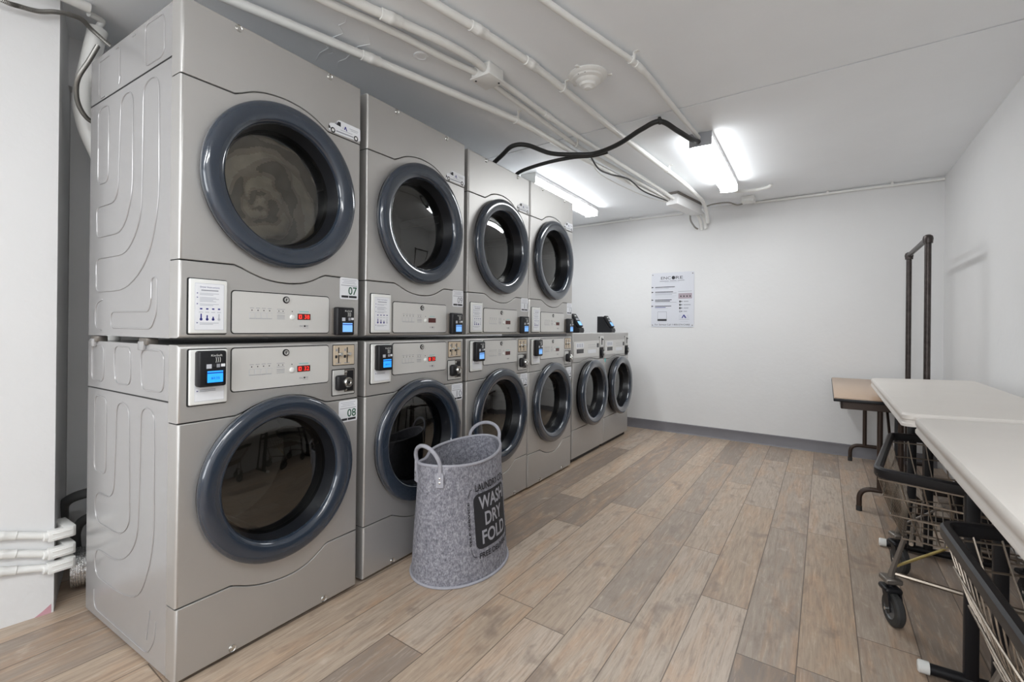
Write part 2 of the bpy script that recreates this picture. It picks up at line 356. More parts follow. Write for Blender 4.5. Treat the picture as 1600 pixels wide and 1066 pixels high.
# ------------------------------------------------------------------ washers and dryers
W = .686
def offset_loop(pts, rs, d):
    """inset closed outline; edge i (pts[i]->pts[i+1]) moves inward by rs[i]*d"""
    n = len(pts); out = []
    for i in range(n):
        p0, p1, p2 = Vector(pts[i-1]), Vector(pts[i]), Vector(pts[(i+1) % n])
        e1, e2 = (p1-p0).normalized(), (p2-p1).normalized(); n1, n2 = Vector((-e1.y, e1.x)), Vector((-e2.y, e2.x))
        a, b = rs[i-1]*d, rs[i]*d; det = n1.x*n2.y-n1.y*n2.x
        if abs(det) < .02: q = p1+(n1*a+n2*b)/2
        else: q = p1+Vector(((a*n2.y-b*n1.y)/det, (b*n1.x-a*n2.x)/det))
        out.append((q.x, q.y))
    return out
def panel(g, pts, rs, hole, depth, m, x0=0, seg=4):
    """sheet-metal panel: ccw outline in (y,z), face towards +x at x0, rolled edges"""
    loops = []
    for k in range(seg+1):
        a = math.pi/2*k/seg
        loops.append(([*offset_loop(pts, rs, 1-math.sin(a))], [x0-r*(1-math.cos(a)) for r in rs]))
    n = len(pts); vs = []
    mx = [max(rs[i-1], rs[i]) for i in range(n)]
    for k, (lp, _) in enumerate(loops):
        a = math.pi/2*k/seg
        vs += [(x0-mx[i]*(1-math.cos(a)), lp[i][0], lp[i][1]) for i in range(n)]
    vs += [(x0-depth, p[0], p[1]) for p in pts]
    fs = []
    for k in range(seg+1):
        for i in range(n):
            j = (i+1) % n; fs.append((k*n+i, k*n+j, (k+1)*n+j, (k+1)*n+i))
    g.add(vs, fs, m)
    bm = bmesh.new(); lp = [bm.verts.new((x0, a, b)) for a, b in loops[0][0]]; ed = [bm.edges.new((lp[i], lp[(i+1) % n])) for i in range(n)]
    if hole:
        cy_, cz_, hr = hole; hv = [bm.verts.new((x0, cy_+hr*math.cos(2*math.pi*k/48), cz_+hr*math.sin(2*math.pi*k/48))) for k in range(48)]
        ed += [bm.edges.new((hv[i], hv[(i+1) % 48])) for i in range(48)]
    bmesh.ops.triangle_fill(bm, use_beauty=True, use_dissolve=False, edges=ed)
    bm.verts.index_update(); g.add([v.co.copy() for v in bm.verts], [[v.index for v in f.verts] for f in bm.faces], m); bm.free()
def sm(pts, n=4):
    return [tuple(p)[:2] for p in catmull([(a, b, 0) for a, b in pts], n)]
TOPSEAM_U = [(0,1.888),(.162,1.889)]+sm([(.185,1.900),(.225,1.921),(.275,1.936),(.343,1.943),(.41,1.937),(.46,1.922),(.502,1.901),(.522,1.890)])+[(.524,1.889),(W,1.889)]
LOWSEAM_U = [(0,1.315),(.166,1.317)]+sm([(.19,1.309),(.23,1.292),(.28,1.277),(.343,1.270),(.41,1.274),(.458,1.288),(.5,1.308),(.520,1.315)])+[(.524,1.315),(W,1.313)]
TOPSEAM_L = [(0,.808),(.176,.809)]+sm([(.198,.816),(.235,.832),(.285,.847),(.343,.856),(.40,.853),(.455,.841),(.505,.821),(.525,.813)])+[(.54,.811),(W,.811)]
LOWSEAM_L = [(0,.24),(.164,.241)]+sm([(.185,.233),(.225,.215),(.28,.198),(.343,.189),(.40,.189),(.455,.201),(.505,.227),(.528,.243)])+[(.54,.247),(W,.248)]
def band(low, up, bottom_r=.0025, top_r=.0025, side_r=.009, gp=.0018):
    lo = [(a, b+gp) for a, b in low]; hi = [(a, b-gp) for a, b in up][::-1]
    pts = lo+hi; rs = [bottom_r]*(len(lo)-1)+[side_r]+[top_r]*(len(hi)-1)+[side_r]
    # drop duplicates
    return pts, rs
MESH = {}
def part(name, key, build, parent, **k):
    """build a part's mesh once and share it between look-alike machines"""
    if key in MESH: return link(name, MESH[key], parent, **k)
    g = G(); build(g); o = g.obj(name, parent, **k); MESH[key] = o.data; return o
def ridges(g, lines, r=.0022):
    for pts, rad in lines: g.tube(fillet([(x, .0012, z) for x, z in pts], rad, 5), r, 'side', 6)
SIDE_U = [([(-.655,2.10),(-.655,1.965),(-.60,1.965)],.03),([(-.65,2.105),(-.56,2.105)],.01),([(-.50,2.11),(-.465,2.11),(-.47,1.975)],.04),
  ([(-.335,2.11),(-.36,2.11)],.01),([(-.13,2.11),(-.255,2.115),(-.255,1.975),(-.135,1.975),(-.115,1.99),(-.115,2.09),(-.13,2.11)],.025),([(-.46,2.0),(-.47,1.975)],.01),
  ([(-.66,1.78),(-.66,1.925),(-.56,1.925),(-.56,1.64),(-.66,1.64),(-.66,1.78)],.035),
  ([(-.665,1.50),(-.665,1.555),(-.47,1.555),(-.45,1.925),(-.35,1.925),(-.345,1.56),(-.42,1.44),(-.665,1.44),(-.665,1.50)],.07),
  ([(-.665,1.30),(-.665,1.36),(-.38,1.36),(-.27,1.47),(-.265,1.925),(-.15,1.925),(-.14,1.50),(-.21,1.33),(-.38,1.235),(-.665,1.235),(-.665,1.30)],.10),
  ([(-.19,1.2),(-.19,1.268),(-.15,1.268),(-.15,1.15),(-.19,1.10),(-.52,1.10),(-.52,1.157),(-.205,1.157),(-.19,1.2)],.022),
  ([(-.60,1.205),(-.67,1.19),(-.67,1.10),(-.61,1.09)],.05)]
SIDE_L = [([(-.70,.97),(-.70,1.035),(-.585,1.035),(-.585,.90),(-.70,.90),(-.70,.97)],.03),([(-.485,.97),(-.485,1.035),(-.35,1.035),(-.345,.905),(-.475,.90),(-.485,.97)],.03),
  ([(-.262,.97),(-.262,1.03),(-.115,1.03),(-.095,1.01),(-.095,.90),(-.255,.895),(-.262,.97)],.03),
  ([(-.665,.70),(-.665,.843),(-.555,.843),(-.555,.56),(-.665,.56),(-.665,.70)],.03),
  ([(-.465,.7),(-.46,.838),(-.355,.838),(-.34,.42),(-.42,.37),(-.65,.37),(-.655,.483),(-.478,.483),(-.465,.7)],.07),
  ([(-.262,.6),(-.258,.838),(-.16,.838),(-.15,.39),(-.25,.20),(-.40,.165),(-.645,.165),(-.65,.27),(-.42,.27),(-.275,.37),(-.262,.6)],.10),
  ([(-.655,.11),(-.65,.04),(-.19,.035),(-.14,.10),(-.135,.16)],.035),([(-.20,.08),(-.178,.18),(-.172,.182)],.008)]
def cabinet(g, z0, z1, h, wd, depth, side, ridge=None):
    """open-fronted sheet box with a slight gap line under the top strip"""
    x0, x1 = -depth, -.058; y0, y1 = .002, wd-.002
    g.add([(x0,y0,z0),(x1,y0,z0),(x1,y1,z0),(x0,y1,z0),(x0,y0,z1),(x1,y0,z1),(x1,y1,z1),(x0,y1,z1)],
          [(0,1,5,4),(2,3,7,6),(3,0,4,7),(4,5,6,7),(0,3,2,1)], side)
    if h: g.box(x0+.001, x1, y0-.0012, y0+.001, h-.0022, h+.0022, 'gap')
    if ridge: ridges(g, ridge)
def door(parent, cy_, cz_, key, r=1.0, px=0):
    D = part('door', 'door'+key, lambda g: g.lathe((0,cy_,cz_), EX, [(a*r, b+px) for a, b in ((.272,-.02),(.286,-.018),(.289,.004),(.286,.008),(.292,.012),(.2945,.018),(.2935,.027),(.289,.0345),(.281,.039),(.268,.041),(.250,.0395),(.236,.0365),(.2275,.032),(.2225,.026),(.2195,.016),(.214,-.016),(.209,-.036),(.2,-.042))], 'ring', 96,
        mats=['ringb']*3+['ring']*11+['ringb']*9), parent, recalc=True)
    part('door_glass', 'glass'+key, lambda g: g.lathe((0,cy_,cz_), EX, [(.211*r,-.036+px),(.19*r,-.032+px),(.15*r,-.027+px),(.1*r,-.0235+px),(.05*r,-.0215+px),(.0001,-.021+px)], 'glass', 96), D, recalc=False)
    return D
def drum(parent, cy_, cz_, key, r=1.0):
    def b(g):
        g.lathe((0,cy_,cz_), EX, [(.285*r,-.05),(.262*r,-.07),(.258*r,-.40),(.20*r,-.43),(.0001,-.435)], 'steel', 64)
        for k in range(3):
            a = R(20+120*k); yy, zz = cy_+math.cos(a)*.235*r, cz_+math.sin(a)*.235*r
            g.box(-.36,-.09,-.02,.02,-.03,.03,'steel',.012,2, xf=lambda c, a=a, yy=yy, zz=zz: Vector((c.x, yy-math.sin(a)*c.y+math.cos(a)*c.z, zz+math.cos(a)*c.y+math.sin(a)*c.z)))
    part('drum', 'drum'+key, b, parent)
def reader(parent, y0, y1, z0, z1, lit, key, x=.008):
    def b(g):
        g.box(x-.008, x+.012, y0+.003, y1-.012, z0+.004, z1-.004, 'grm', .003)
        g.box(x+.004, x+.034, y0, y1, z0, z1, 'black', .007, 3)
        o = (x+.034,0,0); w_ = y1-y0; hh = z1-z0
        g.text('KioSoft', o, EY, EZ, EX, y0+.42*w_, z1-.155*hh, w_*.40, .055*hh, 'whitep')
        for q in (.0,.006,.012): g.tube([(x+.0345, y0+.56*w_+q+.004*math.cos(R(a)), z1-.255*hh+.011*math.sin(R(a))) for a in range(-50,51,20)], .0007, 'whitep', 4)
        g.rect(o, EY, EZ, EX, y0+.62*w_, y0+.74*w_, z1-.47*hh, z1-.37*hh, 'grey'); g.rect(o, EY, EZ, EX, y0+.78*w_, y0+.93*w_, z1-.45*hh, z1-.37*hh, 'white')
        g.rect(o, EY, EZ, EX, y0+.48*w_, y0+.58*w_, z1-.45*hh, z1-.37*hh, 'ink', .0008)
        g.rect(o, EY, EZ, EX, y0+.26*w_, y0+.44*w_, z1-.49*hh, z1-.37*hh, 'greyl')
    rd = part('card_reader', 'rd'+key, b, parent)
    def sc(g):
        o = (x+.034,0,0); w_ = y1-y0; hh = z1-z0
        g.rect(o, EY, EZ, EX, y0+.22*w_, y0+.92*w_, z0+.07*hh, z1-.52*hh, 'blackg', .0006)
        g.rect(o, EY, EZ, EX, y0+.29*w_, y0+.85*w_, z0+.12*hh, z1-.56*hh, lit, .0012)
        g.rect((x+.0354,0,0), EY, EZ, EX, y0+.29*w_, y0+.85*w_, z1-.63*hh, z1-.60*hh, 'lcdt', .0003)
        if lit == 'lcd': g.text('$0.25', (x+.0354,0,0), EY, EZ, EX, y0+.42*w_, z0+.2*hh, w_*.3, .07*hh, 'lcdt')
    part('screen', 'sc'+key+lit, sc, rd)
def plate(parent, y0, y1, z0, z1, digits, key, small=False):
    X0 = .0035
    def b(g):
        g.rect((-.0002,0,0), EY, EZ, EX, y0-.0035, y1+.0035, z0-.0035, z1+.0035, 'gap', .0006, .012)
        g.flat((0,0,0), EY, EZ, EX, rrect(y0, y1, z0, z1, .010), 'ctrl', X0)
        o = (X0,0,0); zk = z0+.062; yk = y0+.066
        for k in range(4):
            yy = yk+.021*k
            g.rect(o, EY, EZ, EX, yy-.009, yy+.009, zk-.011, zk+.009, 'greyl', .0004); g.rect(o, EY, EZ, EX, yy-.0082, yy+.0082, zk-.0102, zk+.0082, 'ctrl', .0010)
            g.rect(o, EY, EZ, EX, yy-.0018, yy+.0018, zk+.015, zk+.019, 'ink', .0006, .0015); g.rect(o, EY, EZ, EX, yy-.007, yy+.007, zk+.024, zk+.0255, 'grey', .0004)
        g.rect(o, EY, EZ, EX, yk-.0092, yk+.063+.0092, zk-.0125, zk-.0113, 'grey', .0004)
        ym = y0+.172
        for q in (-.008,.008): g.rect(o, EY, EZ, EX, ym+q-.0017, ym+q+.0017, zk+.015, zk+.019, 'ink', .0006, .0015)
        for dz in (.024,.0105,.002,-.0015,-.006,-.011): g.rect(o, EY, EZ, EX, ym-.015, ym+.015, zk+dz-.0008, zk+dz+.0006, 'grey', .0004)
        yb = y0+.216; g.rect(o, EY, EZ, EX, yb-.0017, yb+.0017, zk+.015, zk+.019, 'ink', .0006, .0015)
        yd = y0+.265; g.rect(o, EY, EZ, EX, yd-.02, yd+.02, zk+.017, zk+.019, 'teal', .0004)
        g.text('ENC', o, EY, EZ, EX, yd-.018, z0+.022, .016, .007, 'grey'); g.rect(o, EY, EZ, EX, yd, yd+.007, z0+.022, z0+.029, 'ink', .0006, .0034)
        g.text('RE', o, EY, EZ, EX, yd+.0085, z0+.022, .010, .007, 'grey'); g.rect(o, EY, EZ, EX, yd-.002, yd+.019, z0+.0175, z0+.0185, 'grey', .0004)
    P = part('control_panel', 'cp'+key, b, parent)
    part('start_button', 'sb'+key, lambda g: g.lathe((X0, y0+.216, z0+.058), EX, [(.0095,0),(.0095,.003),(.007,.006),(.0001,.0072)], 'whitep', 20), P)
    def lk(g):
        c = (X0, y0+.191, z1-.020); g.lathe(c, EX, [(.0125,0),(.0125,.003),(.0095,.004)], 'blackg', 24); g.lathe(c, EX, [(.0095,.001),(.009,.005),(.0055,.005),(.005,.003),(.0001,.003)], 'chrome', 24)
        g.box(X0+.003, X0+.0042, y0+.1895, y0+.1925, z1-.024, z1-.016, 'ink')
    part('key_lock', 'lk'+key, lk, P)
    def dp(g):
        o = (X0,0,0); yd = y0+.265; zk = z0+.062
        g.rect(o, EY, EZ, EX, yd-.027, yd+.027, zk-.013, zk+.010, 'ledoff', .0012, .001)
        if digits:
            g.rect((X0+.0012,0,0), EY, EZ, EX, yd-.022, yd-.010, zk-.009, zk+.006, 'led', .0004); g.rect((X0+.0012,0,0), EY, EZ, EX, yd-.018, yd-.013, zk-.006, zk+.003, 'ledoff', .0006)
            g.text(digits, (X0+.0012,0,0), EY, EZ, EX, yd+.001, zk-.009, .021, .015, 'led', .0006)
    part('display', 'dp'+key+digits, dp, P)
def card(parent, y0, y1, z0, z1, key, full=True):
    def b(g):
        g.rect((-.0002,0,0), EY, EZ, EX, y0-.004, y1+.003, z0-.004, z1+.003, 'gap', .0006, .006)
        g.box(0, .010, y0, y1, z0, z1, 'whitep', .004, 3)
        o = (.010,0,0); a0, a1, b0, b1 = y0+.016, y1-.012, z0+.012, z1-.014; w_ = a1-a0; h_ = b1-b0
        g.rect(o, EY, EZ, EX, a0-.0012, a1+.0012, b0-.0012, b1+.0012, 'greyl', .0004); g.rect(o, EY, EZ, EX, a0, a1, b0, b1, 'white', .0008)
        o = (.0108,0,0)
        if full:
            g.text('Dryer Instructions', o, EY, EZ, EX, a0+.16*w_, b1-.10*h_, .68*w_, .045*h_, 'blue', .0004)
            g.rect(o, EY, EZ, EX, a0+.2*w_, a0+.8*w_, b1-.155*h_, b1-.13*h_, 'grey', .0004)
            for fz, n_ in ((.21,2),(.30,4),(.44,2),(.85,2)):
                g.flat(o, EY, EZ, EX, [(a0+.05*w_, b1-(fz+.015)*h_), (a0+.10*w_, b1-fz*h_), (a0+.05*w_, b1-(fz-.015)*h_)], 'blue', .0004)
                for k in range(n_): g.rect(o, EY, EZ, EX, a0+.15*w_, a0+(.62+.1*((k*7+n_) % 3))*w_, b1-(fz+.028*k+.008)*h_, b1-(fz+.028*k-.006)*h_, 'greyl', .0004)
            for k in range(4):
                yy = a0+(.2+.21*k)*w_; g.rect(o, EY, EZ, EX, yy-.0035, yy+.0035, b1-.56*h_, b1-.53*h_, 'blue', .0004, .001)
                g.rect(o, EY, EZ, EX, yy-.006, yy+.006, b1-.625*h_, b1-.61*h_, 'greyl', .0004)
                hh = (.13,.10,.07,.13)[k]; mm = 'blue' if k < 3 else 'greyl'
                g.rect(o, EY, EZ, EX, yy-.0018, yy+.0018, b1-.78*h_, b1-(.78-hh)*h_, mm, .0004, .0015); g.rect(o, EY, EZ, EX, yy-.0042, yy+.0042, b1-.80*h_, b1-.745*h_, mm, .0004, .004)
        else:
            for k in range(3): g.rect(o, EY, EZ, EX, a0+(.12+.2*k)*w_, a0+(.2+.2*k)*w_, b0+.30*h_, b0+.36*h_, 'blue', .0006, .003)
            g.flat(o, EY, EZ, EX, [(a0+.05*w_, b0+.2*h_), (a0+.12*w_, b0+.215*h_), (a0+.05*w_, b0+.23*h_)], 'blue', .0004)
            for k in range(2): g.rect(o, EY, EZ, EX, a0+.16*w_, a0+.7*w_, b0+(.2+.03*k)*h_, b0+(.212+.03*k)*h_, 'grey', .0004)
    part('instruction_card', 'card'+key, b, parent)
def sticker(parent, num, y0, z0, z1, dark):
    def b(g):
        y1 = y0+.093; o = (.0004,0,0); h_ = z1-z0
        g.rect(o, EY, EZ, EX, y0, y1, z0, z1, 'white', .0006, .007); o = (.001,0,0)
        for k, (a, b_) in enumerate(((.010,.083),(.018,.075),(.012,.080))): g.rect(o, EY, EZ, EX, y0+a, y0+b_, z1-.010-.007*k, z1-.0075-.007*k, 'greyl', .0004)
        g.rect(o, EY, EZ, EX, y0+.006, y0+.086, z1-.0335, z1-.031, 'grey', .0004)
        g.text(num, o, EY, EZ, EX, y0+.042, z0+.019, .044, .033, 'green' if dark else 'grey', .0005, bold=.012)
        g.rect(o, EY, EZ, EX, y0+.008, y0+.042, z0+.006, z0+.015, 'ink', .0004, .002); g.rect(o, EY, EZ, EX, y0+.045, y0+.085, z0+.006, z0+.015, 'ink', .0004, .002)
    part('number_sticker', 'num'+num, b, parent, label='white sticker printed %s' % num)
def van(parent):
    def b(g):
        a = R(1.5); U = (0, math.cos(a), math.sin(a)); V = (0, -math.sin(a), math.cos(a)); o = (.0004,.522,1.893)
        body = [(.004,.008),(.006,.026),(.012,.035),(.032,.040),(.048,.055),(.054,.059),(.158,.056),(.161,.052),(.161,.007),(.15,.002),(.03,.002),(.012,.003)]
        g.flat(o, U, V, EX, body, 'white', .0006); o = (.001,.522,1.893)
        g.flat(o, U, V, EX, [(.040,.037),(.050,.052),(.062,.052),(.062,.034)], 'ink', .0004); g.flat(o, U, V, EX, [(.032,.038),(.044,.051),(.042,.038)], 'grey', .0004)
        g.flat(o, U, V, EX, [(.04,.009),(.04,.014),(.125,.014),(.125,.009)], 'grey', .0003)
        for c in (.024,.138):
            g.flat(o, U, V, EX, [(c+.011*math.cos(R(q)), .010+.011*math.sin(R(q))) for q in range(0,360,24)], 'ink', .0005); g.flat(o, U, V, EX, [(c+.006*math.cos(R(q)), .010+.006*math.sin(R(q))) for q in range(0,360,30)], 'whitep', .0008)
        g.flat(o, U, V, EX, [(.004,.012),(.004,.026),(.010,.022),(.014,.014)], 'ink', .0004)
        g.flat(o, U, V, EX, [(.078,.028),(.083,.042),(.087,.042),(.094,.026),(.089,.026),(.085,.036),(.082,.028)], 'blue', .0004)
        g.text('A', o, U, V, EX, .070, .028, .007, .011, 'greyl', .0004)
        for k, (q0, q1) in enumerate(((.105,.150),(.112,.146),(.06,.12))): g.rect(o, U, V, EX, q0, q1, (.040,.034,.021)[k], (.0415,.0355,.0225)[k], 'grey', .0004)
    part('van_sticker', 'van', b, parent, label='white van-shaped sticker')
def screws(parent, pts, key):
    for k, (y, z) in enumerate(pts): part('screw', 'scr%s%d' % (key, k), lambda g: g.lathe((.0005,y,z), EX, [(.0125,0),(.0115,.0025),(.009,.0005),(.0065,.0005),(.006,.0035),(.003,.0045),(.0001,.0045)], 'chrome', 20), parent)
def dryer(i, x, y, num, label, digits, lit, ridge=False):
    T = thing('stacked_dryer', label, 'dryer', (x, y, 0), 'stacked silver dryers')
    z0, z1 = 1.071, 2.131
    part('cabinet', 'cabU%d' % ridge, lambda g: cabinet(g, z0, z1-.004, 1.9545, W, .74, 'side', SIDE_U if ridge else None), T)
    part('top_panel', 'tpU', lambda g: panel(g, *band(TOPSEAM_U, [(0,z1),(W,z1)], top_r=.008), None, .058, 'body'), T)
    part('front_panel', 'fpU', lambda g: panel(g, *band(LOWSEAM_U, TOPSEAM_U), (.343,1.6175,.268), .058, 'body'), T)
    part('control_fascia', 'cfU', lambda g: (panel(g, *band([(0,z0),(W,z0)], LOWSEAM_U, bottom_r=.012), None, .058, 'body'), g.box(-.05,-.012,.006,W-.006,1.268,1.93,'gap') if 0 else None), T)
    [part('seam_gasket', 'sgU%d' % k, lambda g: g.box(-.05,-.006,.002,W-.002,a-.008,a+.008,'gap'), T) for k, a in enumerate((1.314,1.889))]
    door(T, .343, 1.6175, 'U'); drum(T, .343, 1.6175, 'U')
    card(T, .027, .140, 1.087, 1.259, 'U'); plate(T, .159, .534, 1.088, 1.229, digits, 'U'+str(i))
    sticker(T, num, .587, 1.227, 1.316, i == 0); reader(T, .547, .632, 1.078, 1.191, lit, 'U', .006); van(T); screws(T, ((.172,2.112),(.529,2.109)), 'U')
    return T
def washer(i, x, y, num, label, digits, lit, ridge=False):
    T = thing('stacked_washer', label, 'washing machine', (x, y, 0), 'washers under the stacked dryers')
    z0, z1 = .012, 1.053
    part('cabinet', 'cabL%d' % ridge, lambda g: cabinet(g, z0, z1-.004, .8715, W, .74, 'side', SIDE_L if ridge else None), T)
    part('control_fascia', 'cfL', lambda g: panel(g, *band(TOPSEAM_L, [(0,z1),(W,z1)], top_r=.012), None, .058, 'body'), T)
    part('front_panel', 'fpL', lambda g: panel(g, *band(LOWSEAM_L, TOPSEAM_L), (.343,.5655,.268), .058, 'body'), T)
    part('kick_panel', 'kpL', lambda g: panel(g, *band([(0,z0),(W,z0)], LOWSEAM_L, bottom_r=.006), None, .058, 'body'), T)
    [part('seam_gasket', 'sgL%d' % k, lambda g: g.box(-.05,-.006,.002,W-.002,a-.008,a+.008,'gap'), T) for k, a in enumerate((.244,.810))]
    door(T, .343, .5655, 'L'); drum(T, .343, .5655, 'L')
    card(T, .029, .143, .862, 1.036, 'L', False); plate(T, .160, .535, .892, 1.036, digits, 'L'+str(i))
    sticker(T, num, .588, .717, .806, i == 0); reader(T, .041, .124, .920, 1.033, lit, 'L', .009)
    def coin(g):
        g.rect((-.0002,0,0), EY, EZ, EX, .555, .664, .953, 1.039, 'gap', .0006, .003); g.box(0,.003,.558,.661,.956,1.036,'cream',.001,1)
        for yy in (.583,.625):
            g.rect((.003,0,0), EY, EZ, EX, yy-.0025, yy+.0025, .963, 1.028, 'gap', .0006, .002); g.box(.003,.014,yy-.005,yy+.005,.992,1.006,'chrome',.003); g.cyl((.003,yy+.006,1.0),EX,.007,.012,'chrome',14)
            g.rect((.003,0,0), EY, EZ, EX, yy-.017, yy-.006, .984, .996, 'ink', .0006, .002)
            g.rect((.003,0,0), EY, EZ, EX, yy-.014, yy-.006, 1.012, 1.022, 'grey', .0004); g.rect((.003,0,0), EY, EZ, EX, yy-.014, yy+.012, .962, .965, 'grey', .0004)
    part('coin_slot', 'coin', coin, T)
    def cb(g):
        g.rect((-.0002,0,0), EY, EZ, EX, .552, .666, .830, .939, 'gap', .0008, .004)
        g.box(0,.003,.556,.612,.834,.935,'ctrl',.001,1); g.box(0,.002,.612,.662,.834,.935,'grm',.0005,1); g.box(0,.0035,.556,.662,.834,.842,'ctrl',.001,1); g.box(.0015,.0025,.625,.658,.846,.93,'black')
        g.box(.003,.030,.562,.610,.853,.915,'black',.010,3)
    c = part('coin_box', 'cb', cb, T)
    part('key_lock', 'cblk', lambda g: g.lathe((.028,.606,.886), EX, [(.001,0),(.020,0),(.020,.012),(.017,.016),(.010,.016),(.009,.012),(.0045,.012),(.004,.008),(.0001,.008)], 'chrome', 28, mats=['chrome']*6+['ink','ink']), c)
    for q, zz in enumerate((.925,.852)): part('screw', 'cbs%d' % q, lambda g: g.lathe((.002,.620,zz), EX, [(.006,0),(.005,.003),(.0001,.004)], 'chrome', 12), c)
    screws(T, ((.172,.030),(.527,.030)), 'L')
    return T
cols = [(0,0,'07','08'),(-.004,.7245,'09','10'),(-.021,1.4632,'11','12'),(-.0145,2.151,'13','14')]
names = ['nearest','second nearest','third nearest','farthest']
for i, (x, y, nu, nl) in enumerate(cols):
    dryer(i, x, y, nu, 'silver upper dryer with sticker %s, %s of the four on top%s' % (nu, names[i], ', beige cloth inside' if i == 0 else ''), '38' if i == 0 else '', 'lcdp', i == 0)
    washer(i, x, y, nl, 'silver lower washer %s under the %s stacked dryer' % ('with sticker '+nl if i < 2 else 'with coin lock', names[i]), '32' if i == 0 else ('25' if i == 1 else ''), 'lcd' if i < 2 else 'lcdp', i == 0)
# stacking clips between the two cabinets of the nearest stack, and feet hidden in the gap
for x, lb in ((-.665,'small grey stacking clip between dryer and washer, nearer the wall'),(-.235,'small grey stacking clip between dryer and washer, nearer the front')):
    g = G(); g.box(x-.03, x+.03, -.006, .03, 1.046, 1.069, 'grm', .004, 2); g.box(x-.03, x+.01, -.009, .002, 1.028, 1.058, 'side', .003, 2)
    g.obj('stacking_clip', None, label=lb, category='bracket', group='stacking clips')
# towels in the first dryer
T = thing('laundry_load', 'beige towels heaped inside the dryer with sticker 07', 'laundry', (0,0,0))
def blob(c, rad, sq, seed, name):
    bm = bmesh.new(); bmesh.ops.create_icosphere(bm, subdivisions=5, radius=1); rnd = random.Random(seed)
    ph = [(Vector((rnd.uniform(-1,1),rnd.uniform(-1,1),rnd.uniform(-1,1))).normalized()*rnd.uniform(3,9), rnd.uniform(0,6.3), rnd.uniform(.02,.06)) for _ in range(10)]
    for v in bm.verts:
        n = v.co.copy(); d = 1+sum(a*(1-abs(math.sin(k.dot(n)+p)))*1.6 for k, p, a in ph)-.25
        v.co = Vector((c[0]+n.x*d*rad*sq[0], c[1]+n.y*d*rad*sq[1], c[2]+n.z*d*rad*sq[2]))
    bm.verts.index_update(); g = G(); g.add([v.co.copy() for v in bm.verts], [[v.index for v in f.verts] for f in bm.faces], 'cloth'); bm.free()
    g.obj(name, T)
def swirl(c, rad, seed, name):
    g = G(); N, K = 200, 80; vs = [(c[0]+.05, c[1], c[2])]; rnd = random.Random(seed)
    for k in range(1, K+1):
        q = k/K; rr_ = rad*math.sin(q*math.pi*.62)/math.sin(math.pi*.5)
        for j in range(N):
            a = 2*math.pi*j/N; ox, oz = -.055*(1-q)**1.2, -.05*(1-q)**1.2
            w_ = math.sin(2*a+9*math.log(q+.12)+.6*math.sin(3*a))*.5+math.sin(5*a+15*q+seed)*.28+math.sin(11*a-21*q)*.12+.35*math.sin(3*a-7*q)
            dep = .055*(1-q**2.2)+.034*w_*min(1, q*3) if q < .8 else .055*(1-q**2.2)-.28*(q-.8)+.012*w_
            vs.append((c[0]+dep, c[1]+ox+rr_*math.cos(a)*(1+.03*w_), c[2]+oz+rr_*math.sin(a)*(1+.03*w_)))
    fs = [(0, 1+j, 1+(j+1) % N) for j in range(N)]+[(1+(k-1)*N+j, 1+k*N+j, 1+k*N+(j+1) % N, 1+(k-1)*N+(j+1) % N) for k in range(1, K) for j in range(N)]
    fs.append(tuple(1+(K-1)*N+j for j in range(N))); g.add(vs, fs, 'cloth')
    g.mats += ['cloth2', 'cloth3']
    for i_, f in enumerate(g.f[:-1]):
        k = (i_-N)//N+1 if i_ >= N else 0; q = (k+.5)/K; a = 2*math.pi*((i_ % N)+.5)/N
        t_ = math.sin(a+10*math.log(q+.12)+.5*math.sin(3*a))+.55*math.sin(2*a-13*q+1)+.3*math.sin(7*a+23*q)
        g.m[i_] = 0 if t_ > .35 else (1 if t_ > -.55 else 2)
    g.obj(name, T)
swirl((-.125,.335,1.60), .225, 3, 'towel')
